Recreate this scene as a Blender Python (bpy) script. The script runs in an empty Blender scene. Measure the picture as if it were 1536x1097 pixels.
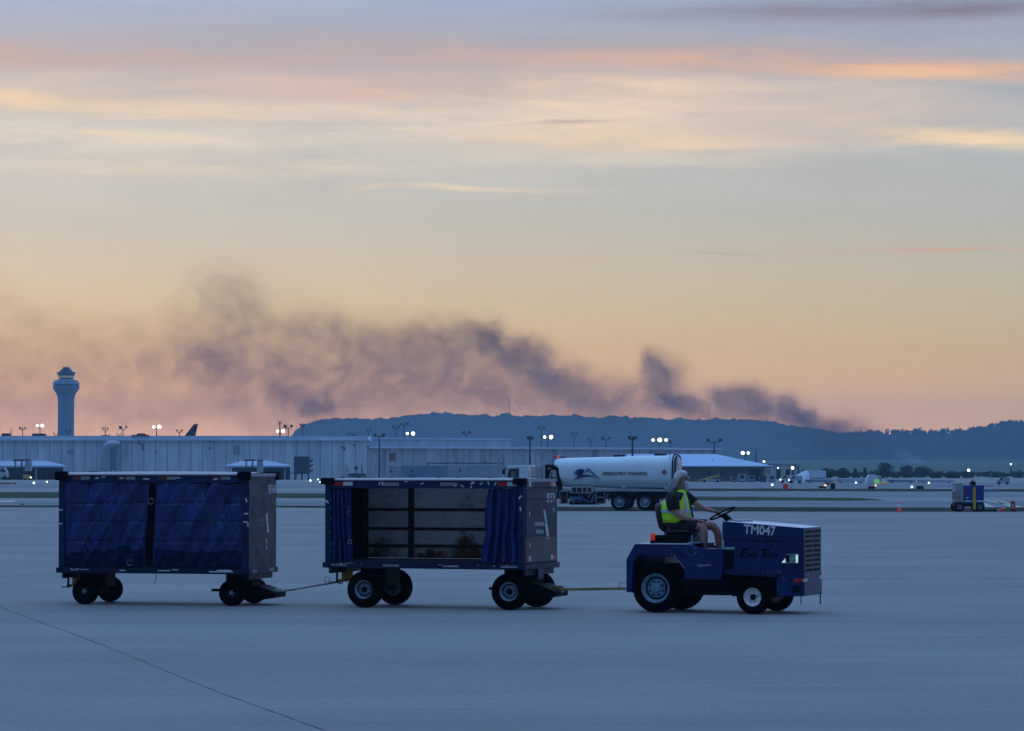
import bpy, bmesh, math, random
from mathutils import Vector, Matrix, noise
R = math.radians
rnd = random.Random(7)
sc = bpy.context.scene
COL = sc.collection

# ---------------- camera ----------------
F = 4750.0; CX = 768.0; HY = 703.0; CH = 2.15     # focal length in photo pixels, horizon row, camera height
cam_d = bpy.data.cameras.new('camera'); cam = bpy.data.objects.new('camera', cam_d); COL.objects.link(cam)
cam.location = (0, 0, CH); cam.rotation_euler = (R(90 + 1.863), 0, 0)
cam_d.sensor_width = 36; cam_d.lens = F / 1536 * 36; cam_d.clip_end = 20000; cam_d.clip_start = .5
sc.camera = cam
sc.view_settings.view_transform = 'Standard'; sc.view_settings.look = 'None'
sc.view_settings.exposure = 0.0; sc.view_settings.gamma = 1.0
sc.cycles.max_bounces = 6; sc.cycles.volume_bounces = 0; sc.cycles.diffuse_bounces = 3; sc.cycles.transparent_max_bounces = 12
sc.cycles.volume_max_steps = 256

def lin(c):
    return tuple((v/255/12.92 if v/255 <= .04045 else ((v/255+.055)/1.055)**2.4) for v in c)

# ---------------- node helper ----------------
class NT:
    def __init__(s, tree): s.t = tree; s.n = tree.nodes; s.l = tree.links
    def node(s, typ, **kw):
        n = s.n.new(typ)
        for k, v in kw.items(): setattr(n, k, v)
        return n
    def put(s, n, i, v):
        if v is None: return
        if isinstance(v, bpy.types.NodeSocket): s.l.new(v, n.inputs[i])
        else: n.inputs[i].default_value = v
    def m(s, op, a, b=None, c=None, clamp=False):
        n = s.node('ShaderNodeMath', operation=op); n.use_clamp = clamp
        s.put(n, 0, a); s.put(n, 1, b); s.put(n, 2, c); return n.outputs[0]
    def v(s, op, a, b=None, out=0):
        n = s.node('ShaderNodeVectorMath', operation=op); s.put(n, 0, a); s.put(n, 1, b); return n.outputs[out]
    def scale(s, a, k):
        n = s.node('ShaderNodeVectorMath', operation='SCALE'); s.put(n, 0, a); s.put(n, 3, k); return n.outputs[0]
    def xyz(s, x, y, z):
        n = s.node('ShaderNodeCombineXYZ'); s.put(n, 0, x); s.put(n, 1, y); s.put(n, 2, z); return n.outputs[0]
    def noise(s, vec, scale=1, detail=4, rough=.55, lac=2.0, dist=0):
        n = s.node('ShaderNodeTexNoise'); s.put(n, 'Vector', vec); s.put(n, 'Scale', scale); s.put(n, 'Detail', detail)
        s.put(n, 'Roughness', rough); s.put(n, 'Lacunarity', lac); s.put(n, 'Distortion', dist); return n
    def ramp(s, f, stops, interp='LINEAR'):
        n = s.node('ShaderNodeValToRGB'); e = n.color_ramp; e.interpolation = interp
        while len(e.elements) > 1: e.elements.remove(e.elements[-1])
        for i, (p, c) in enumerate(stops):
            el = e.elements[0] if i == 0 else e.elements.new(p)
            el.position = p; el.color = (*c, 1) if len(c) == 3 else c
        s.put(n, 0, f); return n.outputs[0]
    def mix(s, f, a, b, blend='MIX'):
        n = s.node('ShaderNodeMix', data_type='RGBA', blend_type=blend)
        s.put(n, 0, f)
        for i, v in ((6, a), (7, b)):
            if isinstance(v, tuple) and len(v) == 3: v = (*v, 1)
            s.put(n, i, v)
        return n.outputs[2]
    def maprange(s, v, a, b, c=0, d=1, typ='SMOOTHSTEP'):
        n = s.node('ShaderNodeMapRange', interpolation_type=typ)
        s.put(n, 0, v); s.put(n, 1, a); s.put(n, 2, b); s.put(n, 3, c); s.put(n, 4, d); return n.outputs[0]
    def gauss(s, vec, cx, cy, a, b, ang=0):
        # vec in units of 100 photo-pixels as seen on the dome; elongated soft patch
        mp = s.node('ShaderNodeMapping', vector_type='TEXTURE'); s.put(mp, 0, vec)
        mp.inputs['Location'].default_value = (cx/100, cy/100, 0); mp.inputs['Rotation'].default_value = (0, 0, R(ang))
        mp.inputs['Scale'].default_value = (a/100, b/100, 1)
        l = s.v('LENGTH', mp.outputs[0], out=1)
        return s.m('EXPONENT', s.m('MULTIPLY', s.m('MULTIPLY', l, l), -1.0))

# ---------------- world ----------------
SIG = 2.4e-4                                         # haze density per metre
JH = (.055, .145, .37)                                # light the haze itself sends towards the viewer (measured)
HTOP = 95.0; HFAR = 4500.0
w = bpy.data.worlds.new("World"); sc.world = w; w.use_nodes = True
N = NT(w.node_tree); N.n.clear()
tc = N.node('ShaderNodeTexCoord'); dirv = N.v('NORMALIZE', tc.outputs['Generated'])
sx = N.node('ShaderNodeSeparateXYZ'); N.put(sx, 0, dirv); DX, DY, DZ = sx.outputs
ysafe = N.m('MAXIMUM', DY, .05)
az = N.m('DIVIDE', DX, ysafe); el = N.m('DIVIDE', DZ, ysafe)
px = N.m('MULTIPLY_ADD', az, F/100, CX/100)
py = N.m('MULTIPLY_ADD', el, -F/100, HY/100)
P0 = N.xyz(px, py, 0.0)
warp = N.noise(N.v('MULTIPLY', P0, (.22, 1.1, 1)), 1.0, 5, .6)
P = N.v('ADD', P0, N.v('MULTIPLY', N.v('SUBTRACT', warp.outputs['Color'], (.5, .5, .5)), (2.4, .42, 0)))
# sky gradient by height above the horizon
G = [(703, (198, 160, 156)), (640, (199, 163, 156)), (590, (203, 169, 152)), (530, (206, 177, 150)), (460, (204, 186, 160)), (400, (200, 188, 170)),
     (330, (191, 189, 180)), (260, (189, 190, 187)), (180, (187, 190, 192)), (110, (180, 184, 192)), (50, (168, 177, 194)), (0, (160, 176, 202))]
def undo_haze(c, y):
    t = max((HY - y)/F, 1e-4); L = min(HFAR, (HTOP - CH)/t); T = math.exp(-SIG*L)
    return tuple(max((v - j*(1-T))/T, .01) for v, j in zip(lin(c), JH))
stops = [((HY - y)/F/ .40, undo_haze(c, y)) for y, c in G]
stops += [(.46, (.49, .60, .86)), (.62, (.58, .81, 1.22)), (1.0, (.57, .92, 1.50))]
sky = N.ramp(N.m('MULTIPLY', DZ, 1/.40, clamp=True), stops)
# the right of the sky is a little greyer than the left
side = N.maprange(az, -.17, .17, 0, 1, 'LINEAR')
sky = N.mix(1.0, sky, N.mix(side, (1.17, 1.10, 1.10), (.84, .885, .94)), 'MULTIPLY')
sky0 = sky                                            # the cloudless dome
fine = N.noise(N.v('MULTIPLY', P, (.35, 2.6, 1)), 1.0, 6, .62)
fineF = N.maprange(fine.outputs[0], .28, .68, .35, 1.1)
broad = N.noise(N.v('MULTIPLY', P0, (.10, .75, 1)), 1.0, 3, .5)
strokes = [  # cx, cy, half length, half thickness, tilt, colour, strength
    (150, 185, 430, 60, 1, (222, 208, 194), .45), (900, 185, 260, 42, 3, (228, 208, 190), .5), (1150, 150, 300, 40, 3, (208, 196, 188), .4), (500, 240, 300, 30, 0, (206, 202, 194), .4), (620, 62, 300, 8, 3, (182, 180, 192), .5), (760, 100, 300, 10, 2, (192, 178, 180), .5),
    (768, 30, 900, 24, 0, (170, 174, 190), .55),
    (350, 82, 520, 26, 1, (184, 167, 170), .85), (1000, 74, 600, 17, 1.2, (178, 164, 170), .85),
    (20, 84, 260, 14, 1, (212, 172, 158), .75), (560, 110, 260, 16, 0, (200, 180, 178), .5), (1330, 98, 480, 11, 1.5, (228, 180, 152), 1.1), (1450, 106, 280, 7, 1.5, (238, 192, 158), .8),
    (900, 90, 260, 8, 1, (206, 172, 162), .7), (850, 112, 260, 11, 0, (184, 172, 176), .7),
    (120, 120, 300, 16, 0, (212, 192, 180), .7), (40, 148, 200, 12, 5, (244, 212, 172), .95), (250, 163, 260, 14, 3, (232, 206, 182), .75),
    (240, 140, 110, 6, 0, (190, 180, 178), .7), (620, 136, 340, 15, 0, (216, 180, 166), 1.0), (520, 166, 300, 11, 1, (226, 206, 188), .7),
    (980, 150, 330, 28, 2, (230, 204, 186), .85), (1060, 126, 200, 9, 1, (234, 208, 184), .7), (900, 205, 220, 20, 0, (240, 212, 186), .95), (905, 207, 130, 12, 0, (248, 216, 184), .7), (960, 208, 150, 9, -1, (246, 216, 176), .8),
    (820, 160, 220, 6, 5, (240, 214, 188), .6), (860, 186, 60, 2.5, -2, (190, 172, 168), .8), (1330, 145, 260, 20, 2, (206, 188, 180), .6), (1200, 185, 260, 20, -4, (198, 184, 182), .65),
    (1260, 202, 160, 5, 0, (206, 186, 180), .6), (1430, 196, 190, 10, 5, (236, 210, 178), .9), (1490, 206, 120, 8, 2, (242, 214, 176), .6), (950, 240, 200, 9, 1, (212, 204, 190), .6),
    (120, 205, 340, 13, 1.5, (230, 214, 194), .8), (200, 205, 130, 4, 3, (238, 218, 188), .7), (330, 252, 300, 11, 1, (222, 206, 190), .7), (220, 258, 180, 6, 0, (228, 208, 184), .6), (60, 250, 250, 20, 0, (216, 204, 192), .5),
    (600, 205, 300, 7, -1, (214, 202, 194), .5), (620, 195, 160, 3, 1, (226, 208, 190), .6), (720, 283, 110, 3.5, 0, (226, 206, 184), .85), (575, 286, 36, 5, -6, (224, 202, 182), .8), (20, 310, 200, 5, 0, (206, 200, 184), .4),
    (1400, 14, 300, 14, -1, (132, 128, 148), 1.0), (1180, 20, 180, 9, 2, (140, 136, 154), .8), (1010, 26, 140, 6, 3, (152, 152, 172), .6), (1450, 40, 260, 10, 0, (166, 166, 186), .6),
    (1420, 374, 170, 2.8, -.6, (206, 164, 150), .75), (1090, 387, 60, 2.2, 1, (176, 160, 154), .7), (1220, 378, 100, 2, -1, (202, 174, 158), .5), (900, 392, 180, 3, 0, (206, 180, 160), .3)]
fine2 = N.noise(N.v('MULTIPLY', P, (.9, 11, 1)), 1.0, 4, .6)
fineG = N.m('MULTIPLY', fineF, N.maprange(fine2.outputs[0], .25, .75, .72, 1.22, 'LINEAR'))
for cx, cy, a, b, ang, c, k in strokes:
    g = N.gauss(P, cx, cy, a*1.05, b*(1.3 if b > 5 else 1.1), ang)
    f = N.m('MULTIPLY', N.m('MULTIPLY', g, fineG), k*1.02, clamp=True)
    mean = sum(c)/3; cc = undo_haze(tuple(v*.96+mean*.04 for v in c), cy)
    sky = N.mix(f, sky, cc)
streak = N.maprange(fine.outputs[0], .35, .7, -.05, .06, 'LINEAR')
hi = N.maprange(el, .07, .10, 0, 1)
sky = N.mix(1.0, sky, N.mix(1.0, (1, 1, 1), N.xyz(*(N.m('MULTIPLY', streak, hi),)*3), 'ADD'), 'MULTIPLY')
# physical twilight sky for the part of the dome above the picture
nish = N.node('ShaderNodeTexSky', sky_type='NISHITA'); nish.sun_disc = False
nish.sun_elevation = R(2.0); nish.sun_rotation = R(97); nish.altitude = 200; nish.air_density = 1.0; nish.dust_density = 1.0; nish.ozone_density = 3.0
nsk = N.mix(1.0, nish.outputs[0], (.10, .14, .20), 'MULTIPLY')
# the low sky behind the camera is dim; warm glow low on the right where the sun is
back = N.m('MAXIMUM', N.maprange(DY, -.25, .9, .12, 1.0), N.maprange(DZ, .35, .85, 0, 1))
high = N.maprange(DZ, .22, .55, 0, .35)
glow = N.m('MULTIPLY', N.m('POWER', N.m('MAXIMUM', DX, 0.0), 5.0), N.m('EXPONENT', N.m('MULTIPLY', N.m('ABSOLUTE', DZ), -5.0)))
flank = N.maprange(N.m('ABSOLUTE', DX), .25, .8, 0, 1)
sky0 = N.mix(flank, sky0, N.mix(1.0, sky0, (.55, .92, 1.35), 'MULTIPLY'))   # sideways the low sky is cooler
dome = N.mix(high, N.mix(1.0, sky0, N.xyz(back, back, back), 'MULTIPLY'), nsk)
dome = N.mix(1.0, dome, N.scale(N.xyz(.85, .42, .36), N.m('MULTIPLY', glow, .16)), 'ADD')
bgA = N.node('ShaderNodeBackground'); N.put(bgA, 0, dome)
bgB = N.node('ShaderNodeBackground'); N.put(bgB, 0, sky)
# cloud bank fills the northern quarter of the dome up to about 15 degrees
bank = N.m('MULTIPLY', N.m('MULTIPLY', N.maprange(DY, .90, .955, 0, 1), N.maprange(DZ, .26, .17, 0, 1)), N.maprange(DZ, -.02, -.01, 0, 1))
ms = N.node('ShaderNodeMixShader'); N.put(ms, 0, bank); N.l.new(bgA.outputs[0], ms.inputs[1]); N.l.new(bgB.outputs[0], ms.inputs[2])
wo = N.node('ShaderNodeOutputWorld'); N.l.new(ms.outputs[0], wo.inputs[0])

sun_d = bpy.data.lights.new('sun', 'SUN'); sun_d.energy = .10; sun_d.angle = R(20); sun_d.color = (1.0, .72, .66)
sun = bpy.data.objects.new('sun', sun_d); COL.objects.link(sun)
sd = Vector((math.cos(R(-7)), math.sin(R(-7)), math.tan(R(4))))      # towards the sun: right of the picture, very low
sun.rotation_euler = sd.to_track_quat('Z', 'Y').to_euler()

# ---------------- tagging ----------------
def tag(o, label=None, cat=None, group=None, kind=None):
    if label: o['label'] = label
    if cat: o['category'] = cat
    if group: o['group'] = group
    if kind: o['kind'] = kind
    return o
def thing(name, label, cat, loc=(0, 0, 0), rz=0, group=None):
    o = bpy.data.objects.new(name, None); COL.objects.link(o); o.location = loc; o.rotation_euler = (0, 0, rz)
    o.empty_display_size = .2
    return tag(o, label, cat, group)
def X(p, D): return (p - CX)/F*D
def Z(y, D): return CH + (HY - y)/F*D
def D_(y): return F*CH/(y - HY)

# ---------------- mesh builder ----------------
class MB:
    def __init__(s): s.v = []; s.f = []; s.sm = []
    def add(s, vs, fs, smooth=False, M=None):
        o = len(s.v)
        s.v += [tuple(M @ Vector(v)) if M else tuple(v) for v in vs]
        s.f += [tuple(i+o for i in f) for f in fs]; s.sm += [smooth]*len(fs); return s
    def box(s, x0, x1, y0, y1, z0, z1, M=None, b=0):
        if b <= 0:
            return s.add([(x, y, z) for x in (x0, x1) for y in (y0, y1) for z in (z0, z1)],
                     [(0, 1, 3, 2), (4, 6, 7, 5), (0, 4, 5, 1), (2, 3, 7, 6), (0, 2, 6, 4), (1, 5, 7, 3)], M=M)
        bm = bmesh.new(); bmesh.ops.create_cube(bm, size=1)
        for v in bm.verts: v.co = Vector(((x0+x1)/2 + v.co.x*(x1-x0), (y0+y1)/2 + v.co.y*(y1-y0), (z0+z1)/2 + v.co.z*(z1-z0)))
        bmesh.ops.bevel(bm, geom=bm.edges[:], offset=b, segments=2, affect='EDGES', profile=.6)
        return s.frombm(bm, M)
    def frombm(s, bm, M=None, smooth=False):
        bm.verts.index_update()
        s.add([v.co[:] for v in bm.verts], [[v.index for v in f.verts] for f in bm.faces], smooth, M); bm.free(); return s
    def frommesh(s, me, M=None, smooth=False):
        return s.add([v.co[:] for v in me.vertices], [tuple(p.vertices) for p in me.polygons], smooth, M)
    def tube(s, pts, r, n=10, caps=True, smooth=True, M=None):
        pts = [Vector(p) for p in pts]; rs = r if isinstance(r, (list, tuple)) else [r]*len(pts)
        vs = []; prev = None
        for i, p in enumerate(pts):
            d = (pts[min(i+1, len(pts)-1)] - pts[max(i-1, 0)]).normalized()
            if prev is None:
                a = Vector((0, 0, 1)) if abs(d.z) < .9 else Vector((1, 0, 0)); u = d.cross(a).normalized()
            else: u = (prev - d*prev.dot(d)).normalized()
            prev = u; w_ = d.cross(u)
            vs += [p + (u*math.cos(2*math.pi*k/n) + w_*math.sin(2*math.pi*k/n))*rs[i] for k in range(n)]
        fs = [(i*n+k, i*n+(k+1) % n, (i+1)*n+(k+1) % n, (i+1)*n+k) for i in range(len(pts)-1) for k in range(n)]
        s.add(vs, fs, smooth, M)
        if caps: s.add(vs[:n], [tuple(range(n))[::-1]], False, M); s.add(vs[-n:], [tuple(range(n))], False, M)
        return s
    def loft(s, secs, n=14, smooth=True, caps=True, M=None):
        # sections: (centre, axis a vector, axis b vector) ellipses
        vs = []
        for c, a, b in secs:
            c, a, b = Vector(c), Vector(a), Vector(b)
            vs += [c + a*math.cos(2*math.pi*k/n) + b*math.sin(2*math.pi*k/n) for k in range(n)]
        fs = [(i*n+k, i*n+(k+1) % n, (i+1)*n+(k+1) % n, (i+1)*n+k) for i in range(len(secs)-1) for k in range(n)]
        if caps: fs += [tuple(range(n))[::-1], tuple(range(len(vs)-n, len(vs)))]
        return s.add(vs, fs, smooth, M)
    def lathe(s, prof, n=32, axis='Y', c=(0, 0, 0), smooth=True, M=None):
        # prof: (radius, height along axis)
        vs = []
        for r, h in prof:
            for k in range(n):
                a = 2*math.pi*k/n; p, q = r*math.cos(a), r*math.sin(a)
                vs.append({'Y': (c[0]+p, c[1]+h, c[2]+q), 'Z': (c[0]+p, c[1]+q, c[2]+h), 'X': (c[0]+h, c[1]+p, c[2]+q)}[axis])
        fs = [(i*n+k, i*n+(k+1) % n, (i+1)*n+(k+1) % n, (i+1)*n+k) for i in range(len(prof)-1) for k in range(n)]
        return s.add(vs, fs, smooth, M)
    def prism(s, poly, y0, y1, M=None, plane='XZ', b=0):
        n = len(poly)
        def mk(p, h): return {'XZ': (p[0], h, p[1]), 'XY': (p[0], p[1], h), 'YZ': (h, p[0], p[1])}[plane]
        bm = bmesh.new()
        A = [bm.verts.new(mk(p, y0)) for p in poly]; B = [bm.verts.new(mk(p, y1)) for p in poly]
        bm.faces.new(A); bm.faces.new(B[::-1])
        for i in range(n): bm.faces.new((A[i], B[i], B[(i+1) % n], A[(i+1) % n]))
        bmesh.ops.recalc_face_normals(bm, faces=bm.faces)
        if b > 0: bmesh.ops.bevel(bm, geom=bm.edges[:], offset=b, segments=2, affect='EDGES', profile=.6, clamp_overlap=True)
        bmesh.ops.triangulate(bm, faces=[f for f in bm.faces if len(f.verts) > 4])
        return s.frombm(bm, M)
    def grid(s, fn, nu, nv, smooth=True, M=None):
        vs = [fn(i/nu, j/nv) for j in range(nv+1) for i in range(nu+1)]
        fs = [(j*(nu+1)+i, j*(nu+1)+i+1, (j+1)*(nu+1)+i+1, (j+1)*(nu+1)+i) for j in range(nv) for i in range(nu)]
        return s.add(vs, fs, smooth, M)
    def build(s, name, mat, parent=None, label=None, loc=None, fix=False):
        me = bpy.data.meshes.new(name); me.from_pydata(s.v, [], s.f)
        me.polygons.foreach_set('use_smooth', s.sm); me.update()
        if fix:
            bm = bmesh.new(); bm.from_mesh(me); bmesh.ops.recalc_face_normals(bm, faces=bm.faces); bm.to_mesh(me); bm.free()
        if mat: me.materials.append(mat)
        o = bpy.data.objects.new(name, me); COL.objects.link(o)
        if parent: o.parent = parent
        if loc: o.location = loc
        if label: o['label'] = label
        return o
def copy_tree(o, parent=None):
    c = o.copy(); COL.objects.link(c)
    if parent: c.parent = parent
    for ch in list(o.children): copy_tree(ch, c)
    return c
def text_mb(body, size, thick=.004, sx=1.0, shear=0, weight=0.0, space=1.0):
    cu = bpy.data.curves.new('lettering', 'FONT'); cu.body = body; cu.size = size; cu.extrude = thick/2; cu.shear = shear
    cu.offset = weight; cu.space_character = space; cu.align_x = 'LEFT'; cu.resolution_u = 3
    o = bpy.data.objects.new('lettering', cu); COL.objects.link(o)
    bpy.context.view_layer.update()
    dg = bpy.context.evaluated_depsgraph_get(); me = bpy.data.meshes.new_from_object(o.evaluated_get(dg))
    mb = MB().frommesh(me, Matrix.Diagonal((sx, 1, 1, 1)))
    bpy.data.objects.remove(o); bpy.data.curves.remove(cu); return mb
def write(body, size, mat, parent, M, name='lettering', **kw):
    mb = text_mb(body, size, **kw); mb.v = [tuple(M @ Vector(v)) for v in mb.v]
    return mb.build(name, mat, parent)
# text lies in its XY plane facing +Z; these stand it upright
def face_neg_y(x, y, z): return Matrix.Translation((x, y, z)) @ Matrix.Rotation(R(90), 4, 'X')
def face_pos_x(x, y, z): return Matrix.Translation((x, y, z)) @ Matrix.Rotation(R(90), 4, 'Z') @ Matrix.Rotation(R(90), 4, 'X')

# ---------------- materials ----------------
MATS = {}
def mat(name, col, rough=.5, metal=0, var=.25, vs=3.0, bump=0, bs=40, dirt=None, ds=2.0, dt=(.5, .65), spec=.5, coat=0, stretch=(1, 1, 1), emit=None, es=0):
    m = bpy.data.materials.new(name); m.use_nodes = True; n = NT(m.node_tree); n.n.clear()
    out = n.node('ShaderNodeOutputMaterial'); p = n.node('ShaderNodeBsdfPrincipled'); n.l.new(p.outputs[0], out.inputs[0])
    t = n.node('ShaderNodeTexCoord').outputs['Object']; tv = n.v('MULTIPLY', t, stretch)
    nz = n.noise(tv, vs, 5, .6)
    f = n.maprange(nz.outputs[0], .3, .7, 1-var, 1+var, 'LINEAR')
    c = n.mix(1.0, tuple(col), n.xyz(f, f, f), 'MULTIPLY')
    if dirt:
        dn = n.noise(tv, ds, 8, .7); df = n.maprange(dn.outputs[0], dt[0], dt[1], 0, 1)
        c = n.mix(df, c, tuple(dirt))
        n.put(p, 'Roughness', n.m('MULTIPLY_ADD', df, .3*(1-rough), rough))
    else: n.put(p, 'Roughness', n.maprange(nz.outputs[0], .3, .7, max(rough-.06, .02), min(rough+.08, 1), 'LINEAR'))
    n.put(p, 'Base Color', c); p.inputs['Metallic'].default_value = metal
    p.inputs['Specular IOR Level'].default_value = spec; p.inputs['Coat Weight'].default_value = coat
    if bump:
        bn = n.noise(t, bs, 4, .6); b = n.node('ShaderNodeBump'); b.inputs['Strength'].default_value = bump; b.inputs['Distance'].default_value = .02
        n.put(b, 'Height', bn.outputs[0]); n.l.new(b.outputs[0], p.inputs['Normal'])
    if emit: p.inputs['Emission Color'].default_value = (*emit, 1); p.inputs['Emission Strength'].default_value = es
    MATS[name] = m; return m

# ---------------- setting: ground ----------------
def ground_mat():
    m = bpy.data.materials.new('concrete_apron'); m.use_nodes = True; n = NT(m.node_tree); n.n.clear()
    out = n.node('ShaderNodeOutputMaterial'); p = n.node('ShaderNodeBsdfPrincipled'); n.l.new(p.outputs[0], out.inputs[0])
    g = n.node('ShaderNodeNewGeometry').outputs['Position']
    a = n.noise(n.v('MULTIPLY', g, (.10, .16, 1)), 1.0, 6, .6)          # wide weathering
    b = n.noise(n.v('MULTIPLY', g, (.55, 5.5, 1)), 1.0, 5, .65)         # brushed / swept streaks across the slab
    c = n.noise(n.v('MULTIPLY', g, (9, 30, 1)), 1.0, 4, .7)             # broom finish
    d = n.noise(n.v('MULTIPLY', g, (.05, .35, 1)), 1.0, 4, .6)
    col = n.mix(n.maprange(a.outputs[0], .3, .7, 0, 1), (.232, .233, .226), (.294, .292, .284))
    f = n.m('ADD', n.maprange(b.outputs[0], .3, .7, .90, 1.08, 'LINEAR'), n.maprange(c.outputs[0], .25, .75, -.19, .19, 'LINEAR'))
    gr = n.noise(n.v('MULTIPLY', g, (34, 90, 1)), 1.0, 3, .7)
    f = n.m('ADD', f, n.maprange(gr.outputs[0], .25, .75, -.24, .24, 'LINEAR'))
    col = n.mix(1.0, col, n.xyz(f, f, f), 'MULTIPLY')
    # scattered stains: oil drips and rubber scuffs
    s = n.noise(n.v('MULTIPLY', g, (.9, 2.6, 1)), 1.0, 7, .7)
    col = n.mix(n.maprange(s.outputs[0], .62, .74, 0, .7), col, (.10, .11, .125))
    s2 = n.noise(n.v('MULTIPLY', n.v('ADD', g, (31., 7., 0)), (.35, 1.1, 1)), 1.0, 6, .65)
    col = n.mix(n.maprange(s2.outputs[0], .60, .76, 0, .45), col, (.29, .32, .34))
    col = n.mix(n.maprange(d.outputs[0], .52, .66, 0, .22), col, (.12, .14, .165))
    n.put(p, 'Base Color', col); p.inputs['Roughness'].default_value = .85; p.inputs['Specular IOR Level'].default_value = .35
    bp = n.node('ShaderNodeBump'); bp.inputs['Strength'].default_value = .35; bp.inputs['Distance'].default_value = .01
    n.put(bp, 'Height', n.m('ADD', c.outputs[0], b.outputs[0])); n.l.new(bp.outputs[0], p.inputs['Normal'])
    return m
GM = ground_mat()
tm = MB()
tm.add([(-2600, -300, 0), (2600, -300, 0), (2600, 4480, 0), (-2600, 4480, 0)], [(0, 1, 2, 3)])
tag(tm.build('ground', GM), kind='structure')
grassM = mat('airfield_grass', (.022, .048, .014), .95, var=.45, vs=.35, dirt=(.04, .055, .02), ds=.12, spec=.1, bump=.6, bs=6)
darkgrassM = mat('verge_grass', (.008, .018, .008), .95, var=.5, vs=.5, spec=.1)
taxiM = mat('taxiway_asphalt', (.17, .20, .225), .8, var=.15, vs=.05, dirt=(.12, .14, .16), ds=.02, spec=.3, stretch=(.2, 1, 1))
jointM = mat('joint_sealant', (.05, .055, .065), .8, var=.4)
lineM = mat('pavement_paint', (.50, .45, .33), .7, var=.25, vs=.8)
def strip(name, pts, m, z, kind='structure', n=60, rough=0):
    # pts: (px, far row, near row); a ground sheet whose long edges wander a little
    b = MB(); top = []; bot = []
    for i in range(len(pts)-1):
        for k in range(n):
            t = k/n; p = pts[i][0]*(1-t)+pts[i+1][0]*t; y0 = pts[i][1]*(1-t)+pts[i+1][1]*t; y1 = pts[i][2]*(1-t)+pts[i+1][2]*t
            da, db = D_(y0), D_(y1)
            jit = rough*(noise.noise((p*.05, y0, 1.7)) + .6*noise.noise((p*.21, y0, 4.1)))
            top.append((X(p, da), da+jit, z)); bot.append((X(p, db), db-jit*.6, z))
    q = pts[-1]; top.append((X(q[0], D_(q[1])), D_(q[1]), z)); bot.append((X(q[0], D_(q[2])), D_(q[2]), z))
    L = len(top); b.add(top+bot, [(i, i+L, i+L+1, i+1) for i in range(L-1)])
    return tag(b.build(name, m), kind=kind)
strip('taxiway', [(-500, 724.5, 732.8), (2100, 724.5, 732.8)], taxiM, .004)
strip('taxiway', [(-500, 737.2, 745.8), (2100, 737.2, 745.8)], taxiM, .004)
strip('taxiway', [(-500, 751.3, 759.6), (840, 751.3, 760.2), (2100, 751.5, 762)], taxiM, .004)
strip('grass', [(700, 733.0, 736.6), (1180, 733.3, 736.9), (2100, 735.2, 739.4)], darkgrassM, .012, rough=6)
strip('grass', [(-500, 738.6, 747.0), (60, 738.6, 747.2), (440, 740.2, 747.4), (700, 742.5, 747.6), (1080, 745.6, 750.9), (1290, 747.2, 751.2), (1325, 750.2, 750.6)], grassM, .012, rough=2.5)
strip('grass', [(-500, 758.6, 760.6), (420, 758.8, 761.4), (840, 760.6, 766.4), (1100, 760.8, 767.4), (1270, 761.6, 767.6), (2100, 761.8, 767.9)], darkgrassM, .012, rough=.8)
# joints in the pavement
def line(name, pts, wdt, m, z=.004, amp=.012, n=90):
    b = MB(); vs = []
    for i in range(n+1):
        t = i/n*(len(pts)-1); k = min(int(t), len(pts)-2); t -= k
        p = Vector(pts[k]).lerp(Vector(pts[k+1]), t); d = (Vector(pts[k+1])-Vector(pts[k])).normalized(); q = Vector((-d.y, d.x))
        o = noise.noise((p.x*1.3, p.y*1.3, 3))*amp; ww = wdt*(.35+1.6*abs(noise.noise((p.x*1.3, p.y*1.3, 8))))
        vs += [(p.x+q.x*(o+ww), p.y+q.y*(o+ww), z), (p.x+q.x*(o-ww), p.y+q.y*(o-ww), z)]
    b.add(vs, [(2*i, 2*i+1, 2*i+3, 2*i+2) for i in range(n)]); return tag(b.build(name, m), kind='structure')
def gp(p, y): return (X(p, D_(y)), D_(y))
line('pavement_joint', [gp(-60, 888), gp(0, 910), gp(150, 965), gp(330, 1038), gp(500, 1099), gp(560, 1122)], .007, jointM)
line('pavement_joint', [gp(-100, 1051.5), gp(150, 1050.5)], .004, jointM)
line('pavement_joint', [gp(-500, 842), gp(80, 847.5), gp(700, 846)], .010, jointM, amp=.03)
for y in (743.2,): line('pavement_joint', [gp(300, y), gp(2000, y)], .35, jointM, z=.008, amp=.3)
for y in (754.8,): line('pavement_joint', [gp(1100, 763.6), gp(1750, 757.5)], .10, jointM, z=.008, amp=.2)
# painted hatching beyond the service vehicle, and the pale patch at the far left
def quad(name, pts, m, z=.016):
    b = MB(); b.add([(*gp(*p), z) for p in pts], [(0, 1, 2, 3)]); return tag(b.build(name, m), kind='structure')
quad('pavement_marking', [(1462, 755.4), (1478, 755.4), (1494, 761.3), (1470, 761.3)], lineM)
quad('pavement_marking', [(1472, 750.2), (1480, 750.2), (1512, 756.0), (1499, 756.0)], lineM)
quad('pavement_marking', [(1490, 751.8), (1502, 751.8), (1534, 761.6), (1516, 761.6)], lineM)
quad('pavement_marking', [(-60, 751.6), (25, 751.6), (20, 753.8), (-60, 753.8)], lineM)

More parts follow.
